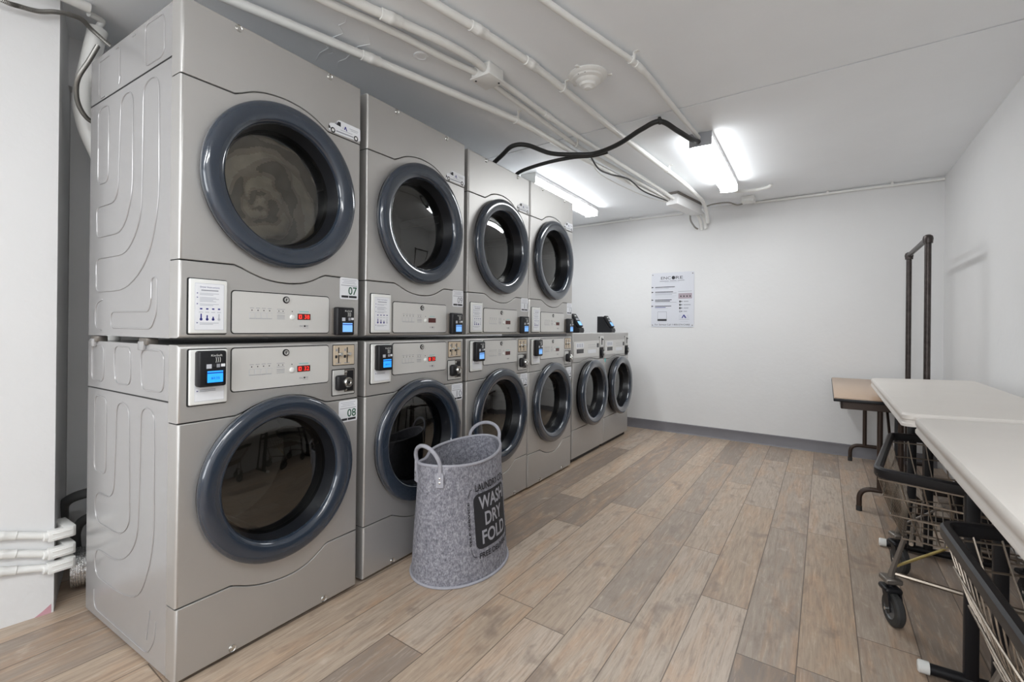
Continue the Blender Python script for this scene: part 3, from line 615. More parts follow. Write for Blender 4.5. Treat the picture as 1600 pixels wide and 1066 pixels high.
# small coin washers at the end of the row
def small_washer(y, label):
    T = thing('coin_washer', label, 'washing machine', (-.03, y, 0), 'single coin washers at the end of the row')
    w_ = .686; z1 = 1.078
    part('cabinet', 'cabS', lambda g: cabinet(g, .025, z1-.003, None, w_, .70, 'side'), T)
    part('control_fascia', 'cfS', lambda g: (panel(g, *band([(0,.832)]+sm([(.14,.828),(.23,.845),(.343,.856),(.46,.845),(.55,.838)])+[(w_,.842)], [(0,z1),(w_,z1)], top_r=.008), None, .058, 'body')), T)
    lo = [(0,.273),(w_,.285)]; up = [(0,.832)]+sm([(.14,.828),(.23,.845),(.343,.856),(.46,.845),(.55,.838)])+[(w_,.842)]
    part('front_panel', 'fpS', lambda g: panel(g, *band(lo, up), (.343,.560,.268), .058, 'body'), T)
    part('kick_panel', 'kpS', lambda g: panel(g, *band([(0,.035),(w_,.035)], lo, bottom_r=.006), None, .058, 'body'), T)
    part('plinth', 'plS', lambda g: g.box(-.68,-.03,.02,w_-.02,.0,.05,'black'), T)
    door(T, .343, .558, 'S', .97, .034); drum(T, .343, .558, 'S')
    def pl(g):
        g.flat((0,0,0), EY, EZ, EX, [(.01,.872),(.555,.865),(.555,1.008),(.01,1.004)], 'ctrl', .004); o = (.004,0,0)
        g.rect(o, EY, EZ, EX, .055,.21,.95,.993,'white'); g.rect(o, EY, EZ, EX, .30,.48,.898,.930,'white')
        for k in range(3): g.rect((.0046,0,0), EY, EZ, EX, .07+.045*k,.10+.045*k,.957,.986,'greyl',.0004)
        g.rect(o, EY, EZ, EX, .30,.48,.95,.952,'grey'); g.rect(o, EY, EZ, EX, .30,.46,.97,.972,'grey')
    P = part('control_panel', 'plateS', pl, T)
    part('display', 'dispS', lambda g: (g.rect((.004,0,0), EY, EZ, EX, .065,.205,.905,.940,'blackg',.001), g.rect((.004,0,0), EY, EZ, EX, .50,.545,.945,.982,'blackg',.001)), P)
    def cn(g):
        g.box(0,.005,.575,.665,.95,1.045,'ctrl',.002,1); g.rect((.005,0,0), EY, EZ, EX, .61,.63,.965,1.03,'gap',.0006); g.box(.005,.015,.612,.636,1.01,1.02,'ink'); g.cyl((0,.565,1.035),EX,.006,.003,'ink',12)
    part('coin_slot', 'cnS', cn, T)
    def cb(g):
        g.box(0,.003,.575,.665,.845,.942,'gap',.001,1); g.box(.003,.02,.59,.65,.865,.92,'black',.006); g.lathe((.018,.625,.893), EX, [(.017,0),(.017,.01),(.012,.013),(.0001,.013)], 'chrome', 20)
    part('coin_box', 'cbS', cb, T)
    return T
a = small_washer(2.893, 'single silver coin washer beside the stacks, left of the end one')
b = small_washer(3.586, 'last silver coin washer in the row, nearest the back wall')
g = G(); g.rect((.0004,0,0), EY, EZ, EX, .01,.035,.80,.835,'teal'); g.obj('sticker', b, label='small teal sticker')
def desk_reader(x, y, label):
    T = thing('card_terminal', label, 'card reader', (x, y, 1.0755), 'wedge card readers on the coin washers')
    g = G(); w_ = .10
    pr = [(-.11,0),(.045,0),(.052,.02),(.045,.045),(.020,.05),(-.055,.165),(-.11,.165)]
    k = len(pr); g.add([(a,-w_/2,b) for a,b in pr]+[(a,w_/2,b) for a,b in pr], [tuple(range(k)), tuple(range(k,2*k))[::-1]]+[(i,(i+1)%k,(i+1)%k+k,i+k) for i in range(k)], 'black'); g.obj('stand', T)
    a = math.atan2(.115,-.075); 
    def xf(c):
        # local: c.x thickness outward, c.y across, c.z along the slope
        d = Vector((-.075,0,.115)).normalized(); n = Vector((d.z,0,-d.x))
        return Vector((.026,0,.045))+d*c.z+n*c.x+Vector((0,c.y,0))
    g = G(); g.box(0,.026,-.043,.043,0,.14,'black',.006,2,xf=xf); R_ = g.obj('reader', T)
    g = G(); g.box(.026,.0268,-.03,.03,.012,.055,'lcdp',xf=xf); g.box(.026,.0266,-.03,.03,.07,.085,'grey',xf=xf); g.box(.026,.0266,-.02,.015,.11,.118,'whitep',xf=xf); g.obj('screen', R_)
desk_reader(-.195, 3.585-.26, 'black wedge-shaped card reader on top of the coin washer beside the stacks')
desk_reader(-.155, 4.03, 'black wedge-shaped card reader on top of the washer nearest the wall')

# ------------------------------------------------------------------ felt hamper
def HS(t_, h, off=0):
    k = h/.53; cx_, cy_ = .22+.02*k, 1.125-.035*k; a, b = .272+off, .205-.048*k+off; th = 1.67; b -= .05*k*k*math.exp(-((math.degrees(t_)%360-128)/24)**2)
    X_, Y_ = a*math.cos(t_), b*math.sin(t_); return Vector((cx_+math.cos(th)*X_-math.sin(th)*Y_, cy_+math.sin(th)*X_+math.cos(th)*Y_, h))
def rimz(t_): return .530+.012*math.cos(2*t_)+.010*math.cos(t_)+.012*math.exp(-((math.degrees(t_)%360-80)/40)**2)
H = thing('laundry_hamper', 'tall grey felt laundry basket with black WASH DRY FOLD print', 'laundry basket', (0,0,0))
g = G(); N = 96; K = 24
for off, rev in ((0,0),(-.007,1)):
    vs = []
    for k in range(K+1):
        for j in range(N):
            t_ = 2*math.pi*j/N; z = .004+(rimz(t_)-.004)*k/K; p = HS(t_, z, off)
            wob = .0025*math.sin(3*t_+6*z)+.002*math.sin(5*t_-9*z); p += (p-HS(t_, z, off-.1)).normalized()*wob*(z/.5); vs.append(p)
    fs = [(k*N+j, k*N+(j+1) % N, (k+1)*N+(j+1) % N, (k+1)*N+j) for k in range(K) for j in range(N)]
    if rev: fs = [f[::-1] for f in fs]
    if not rev: fs.append(tuple(range(N))[::-1])
    else: fs.append(tuple(range(N)))
    g.add(vs, fs, 'felt')
g.obj('basket_body', H, recalc=False)
g = G(); g.tube([HS(2*math.pi*j/N, rimz(2*math.pi*j/N), -.003)+Vector((0,0,.001)) for j in range(N)], .0068, 'felttrim', 8, closed=True); g.obj('rim_binding', H)
g = G(); g.tube([HS(2*math.pi*j/N, .006, .003) for j in range(N)], .006, 'felttrim', 8, closed=True); g.obj('base_binding', H)
def handle(t0, t1, hgt, name):
    a, b = HS(t0, rimz(t0)-.035, .007), HS(t1, rimz(t1)-.035, .007)
    top = (HS(t0, rimz(t0))+HS(t1, rimz(t1)))/2+Vector((0,0,hgt)); out = (top-HS((t0+t1)/2+math.pi, .53)).normalized()
    top += Vector((out.x,out.y,0))*.035
    a2, b2 = a+Vector((0,0,.06)), b+Vector((0,0,.06))
    am, bm_ = a+Vector((0,0,.045)), b+Vector((0,0,.045)); o3 = Vector((out.x,out.y,0))*.03
    pts = [a]+[am.lerp(bm_, (1-math.cos(math.pi*k/18))/2)+(Vector((0,0,hgt))+o3)*math.sin(math.pi*k/18) for k in range(19)]+[b]
    g = G(); g.tube(pts, .0085, 'felttrim', 10); h = g.obj('handle', H)
    for t_, p in ((t0, a), (t1, b)):
        n = (HS(t_, .45)-HS(t_, .45, -.1)).normalized(); n.z = 0; n.normalize(); u_ = Vector((-n.y, n.x, 0))
        g = G(); g.flat(p+Vector((0,0,-.03)), u_, Vector((0,0,1)), n, [(-.016,-.02),(.016,-.02),(.016,.03),(.010,.042),(-.010,.042),(-.016,.03)], 'felttrim', .004); g.obj('handle_tab', h)
        for dz in (-.012,.006):
            g = G(); g.lathe(p+Vector((0,0,-.018+dz))+n*.004, n, [(.0045,0),(.0045,.002),(.002,.003),(.0001,.003)], 'chrome', 12); g.obj('rivet', h)
handle(R(180+22), R(180-34), .075, 'a'); handle(R(-24), R(34), .062, 'b')
def on_side(ta, tb, z0, z1, pts, off=.0022):
    """map unit-square points onto the hamper's side between angles ta..tb"""
    return [HS(ta+(tb-ta)*a, z0+(z1-z0)*b, off) for a, b in pts]
g = G(); ta, tb = R(-120), R(-65)
def grid_shape(test, m, z0, z1, n=60, k=60, off=.0022, ta=ta, tb=tb): pass
blk = rrect(0,1,0,1,.13,6)
def curved_poly(poly, m, off, z0, z1, cut=14):
    """tessellated polygon wrapped on the side"""
    bm = bmesh.new(); vv = [bm.verts.new((a, b, 0)) for a, b in poly]; bm.faces.new(vv)
    for i in range(1, cut):
        bmesh.ops.bisect_plane(bm, geom=bm.verts[:]+bm.edges[:]+bm.faces[:], plane_co=(i/cut,0,0), plane_no=(1,0,0))
    bm.verts.index_update(); g.add([HS(ta+(tb-ta)*v.co.x, z0+(z1-z0)*v.co.y, off) for v in bm.verts], [[v.index for v in f.verts] for f in bm.faces], m); bm.free()
curved_poly(blk, 'print', .0028, .140, .385)
def ctext(s, m, a0, a1, z0, z1, off, vert=False):
    vs, fs = text2d(s, .022)
    bm = bmesh.new(); vv = [bm.verts.new((a0+(a1-a0)*(x if not vert else 1-y), (y if not vert else x), 0)) for x, y in vs]
    for f in fs:
        try: bm.faces.new([vv[i] for i in f])
        except ValueError: pass
    for i in range(0, 30): bmesh.ops.bisect_plane(bm, geom=bm.verts[:]+bm.edges[:]+bm.faces[:], plane_co=(-.2+1.4*i/30,0,0), plane_no=(1,0,0))
    bm.verts.index_update(); g.add([HS(ta+(tb-ta)*v.co.x, z0+(z1-z0)*v.co.y, off) for v in bm.verts], [[v.index for v in f.verts] for f in bm.faces], m); bm.free()
ctext('WASH', 'felttrim', .12, .92, .312, .372, .0036); ctext('DRY', 'felttrim', .25, .78, .236, .296, .0036); ctext('FOLD', 'felttrim', .15, .88, .158, .220, .0036)
ctext('LAUNDRY CO.', 'print', .06, .98, .396, .428, .0028); ctext('FREE DELIVERY', 'print', .06, .98, .100, .124, .0028)
ctext('SELF SERVICE', 'print', -.135, -.09, .165, .36, .0028, True); ctext('SELF SERVICE', 'print', 1.09, 1.135, .165, .36, .0028, True)
for sx_ in (0, 1):
    for (z0_, z1_) in ((.375,.41),(.15,.113)):
        pts = fillet([Vector((-.11 if not sx_ else 1.11, z0_, 0)), Vector((-.11 if not sx_ else 1.11, z1_, 0)), Vector((.02 if not sx_ else .98, z1_, 0))], .03)
        g.tube([HS(ta+(tb-ta)*p.x, p.y, .0015) for p in fillet([Vector((-.11 if not sx_ else 1.11, z0_, 0)), Vector((-.06 if not sx_ else 1.06, z1_, 0)), Vector((.0 if not sx_ else 1.0, z1_, 0))], .06)], .0012, 'print', 5)
g.obj('printed_lettering', H, recalc=False)

# ------------------------------------------------------------------ sign on the back wall
sx0, sx1, sz0, sz1 = .102, .562, 1.140, 1.736
T = thing('instruction_sign', 'pale grey printed washer instruction sign headed ENCORE on the back wall', 'sign', (sx0, wy(sx0)-.001, sz0))
ang = -.0678; U = Vector((1,ang,0)).normalized(); V = Vector((0,0,1)); Nn = Vector((U.y,-U.x,0)); w_, h_ = .461, .596
g = G(); g.flat((0,0,0), U, V, Nn, rrect(0,w_,0,h_,.012), 'sign', .004)
o = Nn*.004
def tx(s, a, b, wd, ht, m='ink'): g.text(s, o, U, V, Nn, a*w_, b*h_, wd*w_, ht*h_, m, .0008)
def rc(a0, a1, b0, b1, m='ink', r=0, t_=.0006): g.rect(o, U, V, Nn, a0*w_, a1*w_, b0*h_, b1*h_, m, t_, r)
tx('ENC', .23,.875,.235,.052); g.flat(o, U, V, Nn, [((.525)*w_+.019*math.cos(R(q)), .901*h_+.019*math.sin(R(q))) for q in range(0,360,20)], 'ink', .0008); tx('RE', .58,.875,.165,.052)
rc(.20,.42,.838,.850,'grey'); rc(.44,.60,.840,.852,'grey'); rc(.62,.78,.842,.854,'grey'); rc(.32,.66,.818,.826,'greyl')
for zc_, ls in ((.735,((.09,.56,.012,'ink'),(.09,.42,.006,'grey'))),(.645,((.09,.52,.013,'ink'),(.09,.60,.008,'grey'),(.09,.5,.008,'grey'),(.09,.6,.006,'greyl'),(.09,.55,.006,'greyl'))),(.50,((.09,.49,.012,'ink'),(.09,.45,.012,'ink'),(.09,.6,.006,'grey'))),(.385,((.09,.48,.012,'ink'),(.09,.35,.010,'blue'),(.09,.40,.006,'greyl')))):
    g.flat(o, U, V, Nn, [(.005*w_,(zc_-.014)*h_),(.062*w_,zc_*h_),(.005*w_,(zc_+.014)*h_)], 'ink', .0006)
    for k, (a0, a1, th, mm) in enumerate(ls): rc(a0, a1, zc_-k*.024-th/2, zc_-k*.024+th/2, mm)
rc(.64,.95,.643,.650,'grey'); rc(.645,.955,.515,.612,'mauve')
for k in range(4):
    rc(.69+.07*k,.715+.07*k,.545,.57,'ink',0,.0012); rc(.69+.07*k,.715+.07*k,.585,.592,'grey',0,.0012)
    zz = .465-.06*k; rc(.665,.70,zz-.02,zz+.018,'ink' if k < 3 else 'grey',.006); g.flat(o, U, V, Nn, [(.71*w_,(zz-.012)*h_),(.745*w_,zz*h_),(.71*w_,(zz+.012)*h_)], 'ink', .0006); rc(.765,.765+(.11,.16,.11,.08)[k],zz-.008,zz+.006,'grey')
rc(.155,.375,.115,.285,'grey',.006); rc(.162,.368,.150,.278,'sign',.004,.0012); rc(.155,.375,.112,.145,'ink',0,.0014)
g.flat(o, U, V, Nn, [(.72*w_,.165*h_),(.765*w_,.225*h_),(.785*w_,.225*h_),(.835*w_,.165*h_),(.80*w_,.165*h_),(.77*w_,.205*h_),(.75*w_,.165*h_)], 'blue', .0008)
g.text('C', o, U, V, Nn, .66*w_, .165*h_, .05*w_, .055*h_, 'greyl'); g.text('S', o, U, V, Nn, .845*w_, .165*h_, .05*w_, .055*h_, 'greyl'); rc(.66,.90,.135,.150,'greyl'); rc(.69,.87,.10,.106,'greyl')
tx('For Service Call 1-800-574-CARE', .09,.030,.82,.030)
g.obj('panel', T)
for a in (.03,.965):
    for b in (.035,.965):
        g = G(); g.lathe(o+U*a*w_+V*b*h_, Nn, [(.006,0),(.005,.002),(.0001,.003)], 'grm', 12); g.obj('screw', T)

# ------------------------------------------------------------------ ceiling conduits and wiring
def conduit(pts, r, label, name='conduit_pipe', cat='pipe', m='paint', joints=(), clamps=(), group='painted ceiling conduits', n=6, seg=12, sm_=True):
    P = fillet(pts, .16, 8) if name == 'conduit_pipe' else catmull(pts, n)
    if name == 'conduit_pipe':
        Q = [P[0]]
        for a, b in zip(P, P[1:]):
            k = max(1, int((b-a).length/.04)); Q += [a.lerp(b, (i+1)/k) for i in range(k)]
        P = Q
    g = G(); g.tube(P, r, m, seg); o = g.obj(name, None, label=label, category=cat, group=group)
    L = [0]
    for i in range(1, len(P)): L.append(L[-1]+(P[i]-P[i-1]).length)
    def at(p):
        p = Vector(p); j = min(range(len(P)-1), key=lambda i: ((P[i]+P[i+1])/2-p).length); return P[j], (P[j+1]-P[j]).normalized()
    for p in joints:
        q, d = at(p); g = G(); g.tube([q-d*.045, q-d*.043, q-d*.012, q-d*.01, q+d*.01, q+d*.012, q+d*.043, q+d*.045], [r*1.02,r*1.22,r*1.22,r*1.3,r*1.3,r*1.22,r*1.22,r*1.02], m, seg); g.obj('coupling', o)
    for p in clamps:
        q, d = at(p); g = G(); s_ = d.cross(Vector((0,0,1))).normalized()
        g.tube([q-d*.008, q-d*.007, q+d*.007, q+d*.008], [r*1.05,r*1.25,r*1.25,r*1.05], m, seg); g.box(-.010,.014,-.008,.008,0,.003,m,0,1, xf=lambda c, q=q, d=d, s_=s_: q+s_*(c.x+r+.012)+d*c.y+Vector((0,0,ZC-q.z-.003+c.z)))
        g.box(-.003,.003,-.008,.008,-r*.2,ZC-q.z-.001,m,0,1, xf=lambda c, q=q, d=d, s_=s_: q+s_*(c.x+r+.002)+d*c.y+Vector((0,0,c.z))); g.obj('clamp', o)
    return o
z = ZC-.045
conduit([(-.50,-.70,z),(-.206,.345,z),(.155,1.74,z),(.215,2.45,z),(.33,3.25,z),(.47,3.85,z-.02)], .019, 'thick white painted conduit nearest the stacked dryers along the ceiling', joints=[(-.075,.82,z)], clamps=[(.155,1.72,z)])
z = ZC-.032
conduit([(-.10,-.6,z),(-.02,.05,z),(.046,.457,z),(.128,.692,z),(.20,1.05,z),(.245,1.19,z)], .016, 'white conduit entering the square ceiling box, on its dryer side')
conduit([(.0,-.6,z),(.09,.15,z),(.144,.517,z),(.201,.689,z),(.272,.916,z),(.30,1.08,z),(.295,1.20,z)], .019, 'white conduit bending into the square ceiling box, on its aisle side', joints=[(.2,.689,z)])
conduit([(.245,1.27,z),(.268,2.345,z),(.36,3.10,z),(.49,3.85,z-.03)], .014, 'white conduit leaving the square ceiling box toward the back wall, dryer side', clamps=[(.268,2.3,z)])
conduit([(.295,1.27,z),(.32,1.9,z),(.39,2.7,z),(.475,3.55,z),(.53,3.85,z-.03)], .015, 'white conduit leaving the square ceiling box toward the back wall, aisle side', joints=[(.3,1.8,z)])
conduit([(.24,-.6,z),(.386,.64,z),(.46,.951,z),(.515,1.289,z),(.584,2.278,z),(.70,3.50,z),(.725,4.18,z),(.72,4.40,z-.06),(.71,4.52,z-.14)], .018, 'long white conduit passing beside the round ceiling detector', joints=[(.46,.951,z),(.511,1.27,z)], clamps=[(.532,1.55,z),(.66,3.1,z)])
conduit([(.47,-.5,z),(.767,.899,z),(.940,1.54,z),(.958,1.9,z),(1.0,2.57,z)], .014, 'white conduit running to the middle ceiling light', joints=[(.94,1.58,z)], clamps=[(.935,1.50,z)])
T = thing('junction_box', 'square white painted junction box on the ceiling', 'electrical box', (.275,1.225,ZC), rz=R(-4))
g = G(); g.box(-.058,.058,-.058,.058,-.06,0,'paint',.010,3); g.obj('housing', T)
g = G(); g.box(-.062,.062,-.062,.062,-.066,-.056,'paint',.004,2); c = g.obj('cover', T)
for a, b in ((-.04,-.04),(.04,.04)):
    g = G(); g.cyl((a,b,-.066),(0,0,-1),.005,.003,'ink',10); g.obj('screw', c)
T = thing('junction_box', 'long white wiring box on the ceiling by the back wall', 'electrical box', (.515,3.84,ZC), rz=R(-11))
g = G(); g.box(-.055,.055,0,.56,-.115,-.02,'fixw',.004,2); g.obj('housing', T)
g = G(); g.box(-.062,.062,-.006,.57,-.022,0,'grm',.003,1); g.obj('mounting_plate', T)
for q in (0,1,2):
    g = G(); g.cyl((.03-.03*q,.56,-.06),(0,1,0),.013,.03,'paint',14,.003); g.obj('connector', T)
conduit([(.60,4.39,2.32),(.625,4.50,2.28),(.635,4.58,2.21),(.635,4.60,2.16)], .016, 'short white elbow curving from the long box down the back wall, left', group='elbows at the back wall')
conduit([(.64,4.40,2.33),(.67,4.52,2.29),(.675,4.585,2.22),(.675,4.60,2.17)], .018, 'short white elbow curving from the long box down the back wall, middle', group='elbows at the back wall')
conduit([(.57,4.36,2.29),(.555,4.45,2.24),(.575,4.55,2.19),(.60,4.58,2.17)], .009, 'thin grey wire loop hanging below the elbows at the back wall', 'wire', 'wire', 'flex', group='elbows at the back wall')
# smoke detector
T = thing('smoke_detector', 'round stepped white detector on the ceiling between two conduits', 'smoke detector', (.672,1.535,ZC))
g = G(); g.lathe((0,0,0), (0,0,-1), [(.095,0),(.098,.006),(.090,.016),(.078,.020)], 'paint', 40); g.obj('base', T)
g = G(); g.lathe((0,0,0), (0,0,-1), [(.084,.014),(.078,.026),(.062,.032),(.056,.042),(.044,.047),(.038,.058),(.024,.062),(.018,.070),(.0001,.071)], 'paint', 40); g.box(-.02,.02,-.077,-.070,-.026,-.019,'ink'); g.obj('head', T)
for a in (25,150,265):
    g = G(); g.box(-.014,.014,-.008,.008,-.007,0,'paint',.003,1,xf=lambda c, a=a: Vector((math.cos(R(a))*(.105+c.x)-math.sin(R(a))*c.y, math.sin(R(a))*(.105+c.x)+math.cos(R(a))*c.y, c.z))); g.obj('mounting_tab', T)
# black cables
def cable(pts, r, label, m='cable', group='loose cables under the ceiling', clips=()):
    return conduit(pts, r, label, 'cable', 'cable', m, group=group, clamps=clips, n=8, seg=10)
z = ZC-.035
cable([(1.0,2.57,z-.02),(.985,2.43,z-.05),(.93,2.30,z-.03),(.856,2.18,z),(.741,2.19,z-.02),(.564,2.27,z-.05),(.386,2.33,z-.055),(.274,2.29,z-.055),(.12,2.19,z-.05),(.03,2.03,z-.03),(-.06,1.99,z-.03),(-.16,2.02,z-.06),(-.31,2.07,z-.12),(-.42,2.09,z-.26)], .015, 'thick black cable looping from the middle light to the third dryer', clips=[(.86,2.17,z)])
cable([(.46,2.36,z-.05),(.36,2.35,z-.06),(.22,2.31,z-.06),(.02,2.29,z-.07),(-.20,2.31,z-.09),(-.25,2.32,z-.14),(-.26,2.33,z-.30)], .013, 'second black cable branching under the conduits and dropping behind the dryers')
cable([(.306,2.413,z-.025),(.29,2.62,z-.06),(.28,2.86,z-.03),(.355,3.094,z-.02),(.39,3.40,z-.05),(.48,3.86,z-.04)], .006, 'thin black wire hanging between the conduits and the long box')
cable([(.29,2.5,z),(.20,2.8,z-.01),(.22,3.2,z-.01),(.34,3.65,z-.03),(.47,3.87,z-.05)], .004, 'thin white wire hanging beside the black wire near the long box', 'paint')
# conduits along the back wall
conduit([(1.13,wy(1.13)-.02,2.372),(1.52,wy(1.52)-.02,2.368),(1.95,wy(1.95)-.02,2.368),(2.53,wy(2.53)-.02,2.362)], .011, 'thin white conduit along the back wall right of the middle light', clamps=[(1.75,wy(1.75)-.02,2.368),(2.2,wy(2.2)-.02,2.365)], group='thin conduits along the back wall')
conduit([(-1.0,wy(-1)-.02,2.36),(-.3,wy(-.3)-.02,2.365),(.44,wy(.44)-.02,2.355)], .009, 'thin white conduit along the back wall left of the long box', clamps=[(-.1,wy(-.1)-.02,2.365)], group='thin conduits along the back wall')
T = thing('junction_box', 'small white box on the ceiling beyond the middle light', 'electrical box', (1.10,4.36,ZC), rz=R(-4))
g = G(); g.box(-.055,.055,-.05,.05,-.05,0,'paint',.006,2); g.obj('housing', T)
g = G(); g.box(-.058,.058,-.054,.054,-.056,-.046,'paint',.003,1); g.obj('cover', T)
conduit([(1.03,3.98,2.355),(1.10,3.99,2.350),(1.20,4.02,2.350),(1.30,4.00,2.360),(1.32,3.98,2.375)], .014, 'short white curved conduit at the far end of the middle light')
cable([(.74,4.30,2.33),(.80,4.33,2.35),(.92,4.38,2.36),(1.0,4.42,2.335),(1.06,4.40,2.34)], .007, 'thin grey wire from the elbows to the small ceiling box', 'flex')

# ------------------------------------------------------------------ left corner: pipes, boxes, hoses
T = thing('vent_pipe', 'thick white leaning pipe behind the nearest dryer', 'pipe', (0,0,0))
g = G(); a_, b_ = Vector((-.88,.062,2.338)), Vector((-.905,.020,2.05))
d = (b_-a_).normalized(); g.lathe(a_, d, [(.025,.0),(.031,-.0),(.033,.003),(.033,.06)], 'paint', 28); g.tube(fillet([a_+d*.055, a_+d*.36, (-.92,.13,1.72), (-.92,.13,.6)], .12, 8), .033, 'paint', 28, caps=False); g.lathe(a_, d, [(.025,0),(.025,.10),(.0001,.10)], 'gap', 24); g.obj('pipe_body', T)
g = G(); g.tube(fillet([a_+d*.06, a_-d*.012, (-.865,.075,2.372), (-.84,.02,2.366)], .03), .012, 'paint', 12); g.obj('inlet_elbow', T)
conduit([(-.80,-.40,2.368),(-.80,-.20,2.368),(-.80,.012,2.368)], .019, 'thick white horizontal pipe stub in the top left corner', n=2, seg=20, group='pipes in the left corner')
def flexcable(pts, r, label, grp):
    P = catmull(pts, 40); rr = [r*(1.12 if k % 2 else .9) for k in range(len(P))]
    g = G(); g.tube(P, rr, 'flex', 10); g.obj('armoured_cable', None, label=label, category='cable', group=grp)
flexcable([(-.80,-.40,2.275),(-.80,-.235,2.258),(-.80,-.185,2.262),(-.80,-.136,2.272),(-.80,-.09,2.296),(-.80,-.046,2.309),(-.805,-.01,2.312),(-.82,.022,2.298),(-.84,.09,2.27)], .008, 'ribbed metal cable sagging across the top left corner', 'ribbed metal cables')
flexcable([(-.84,.05,2.25),(-.82,.018,2.17),(-.80,-.02,2.08),(-.795,-.028,2.02),(-.795,-.02,1.97),(-.79,.0,1.93),(-.78,.03,1.91),(-.77,.10,1.90)], .008, 'ribbed metal cable curling down beside the leaning pipe', 'ribbed metal cables')
for k, (za, zb, y1) in enumerate(((.345,.303,-.085),(.278,.235,-.088),(.215,.180,-.08))):
    nm = ('topmost','middle','lowest')[k]
    def fx(y): return -.832-(-.07-y)*.14+.014
    conduit([(fx(-.62), -.62, za+(za-zb)*2.2), (fx(-.214), -.214, za), (fx(y1), y1, zb)], .0135, '%s white conduit on the left wall corner' % nm, n=3, group='conduits on the left wall corner', joints=[(fx(-.2), -.2, za)] if k < 3 else ())
    T = thing('conduit_fitting', '%s white conduit fitting boxed around the left wall corner' % nm, 'electrical box', (-.818, -.092, zb), 'conduit fittings at the left wall corner', rz=R(-1))
    g = G(); g.box(-.012,.018,0,.075,-.020,.020,'paint',.004,2); g.box(-.12,.012,.045,.082,-.022,.022,'paint',.005,2); g.obj('body', T)
    g = G(); g.box(.017,.021,.012,.070,-.012,-.008,'paint',.001,1); g.box(.017,.021,.012,.070,.006,.010,'paint',.001,1); g.obj('cover', T)
    g = G(); g.cyl((0,-.012,0),(0,1,0),.017,.016,'paint',16,.002); g.obj('collar', T)
# foil duct
P = catmull([(-.94,.40,.13),(-.945,.22,.10),(-.95,.10,.092),(-.975,.02,.090)], 40)
g = G(); rr = [.076*(1.05 if (k//2) % 2 else .93) for k in range(len(P))]; g.tube(P, rr, 'foil', 28); g.obj('foil_duct', None, label='crinkled silver foil duct on the floor behind the nearest washer', category='duct')
for pts, r_, lb in (([(-1.10,.03,.10),(-1.08,.02,.27),(-1.03,.02,.36),(-.95,.10,.40),(-.85,.28,.42)], .020, 'dark grey hose arching highest behind the nearest washer'),
                    ([(-1.05,.06,.10),(-1.03,.05,.22),(-.99,.08,.28),(-.92,.18,.31),(-.85,.32,.32)], .019, 'dark grey hose arching below the highest one behind the nearest washer')):
    conduit(pts, r_, lb, 'drain_hose', 'hose', 'hose', group='dark hoses behind the washer')

# ------------------------------------------------------------------ tables
TZ = .812
def top_white(T, y0, y1, name):
    L = y1-y0; w_ = .50
    g = G(); vs = []; out = rrect(0, w_, 0, L, .035, 6)
    prof = [(.045,-.050),(.0,-.050),(.0,-.040),(.003,-.036),(.003,-.026),(.0,-.022),(.0,-.008),(.005,-.0015),(.014,0)]
    n = len(out)
    for ins, zz in prof:
        lp = [(min(max(a, ins), w_-ins) if 1 else a, b) for a, b in out]; cx_, cy_ = w_/2, L/2
        vs += [(cx_+(a-cx_)*(1-2*ins/w_), cy_+(b-cy_)*(1-2*ins/L), TZ+zz+.03*(cx_+(a-cx_)*(1-2*ins/w_))) for a, b in out]
    fs = [(k*n+i, k*n+(i+1) % n, (k+1)*n+(i+1) % n, (k+1)*n+i) for k in range(len(prof)-1) for i in range(n)]
    fs.append(tuple((len(prof)-1)*n+i for i in range(n))); fs.append(tuple(range(n))[::-1]); g.add(vs, fs, 'wtable'); g.obj('tabletop', T)
def legs_white(T, L, ys, inset=0):
    for q_, yy in enumerate(ys):
        xi = inset if q_ else 0
        g = G()
        g.tube([(.02+xi,yy,.02),(.45,yy,.02)], .017, 'black', 12)
        for xx in (.125,.19): g.box(xx-.018,xx+.018,yy-.014,yy+.014,.02,.775,'black',.006,2)
        g.box(.12,.42,yy-.012,yy+.012,.72,.75,'black',.004,1)
        for xx in (.40,): g.box(xx-.018,xx+.018,yy-.014,yy+.014,.02,.775,'black',.006,2)
        l = g.obj('leg', T)
        g = G(); g.tube([(-.004+xi,yy,.02),(xi,yy,.02),(.026+xi,yy,.02)], [.016,.020,.020], 'whitep', 12); g.obj('foot_cap', l)
TA = thing('folding_table', 'white plastic folding table nearest the camera at right', 'table', (1.910,-.14,0), rz=R(-1.2), group='white plastic folding tables')
top_white(TA, 0, 1.66, 'a'); legs_white(TA, 1.66, (.30,1.50))
TB = thing('folding_table', 'white plastic folding table behind the nearest one, over the brown table', 'table', (1.922,1.60,0), rz=R(-1.2), group='white plastic folding tables')
top_white(TB, 0, 1.62, 'b'); legs_white(TB, 1.62, (.85,1.42), .16)
T = thing('seminar_table', 'narrow brown-topped folding table against the back wall', 'table', (1.75,2.92,0), rz=R(-1.0))
L = 1.52; g = G(); g.box(0,.46,0,L,.682,.702,'lam',.003,2); g.obj('tabletop', T)
g = G(); g.box(-.003,.463,-.003,L+.003,.676,.695,'black',.003,2); g.obj('edge_band', T)
g = G(); g.box(.035,.05,.04,L-.04,.628,.678,'brown',.003,1); g.box(.41,.425,.04,L-.04,.628,.678,'brown',.003,1); g.box(.035,.425,.04,.055,.628,.678,'brown',.003,1); g.box(.035,.425,L-.055,L-.04,.628,.678,'brown',.003,1); g.obj('apron', T)
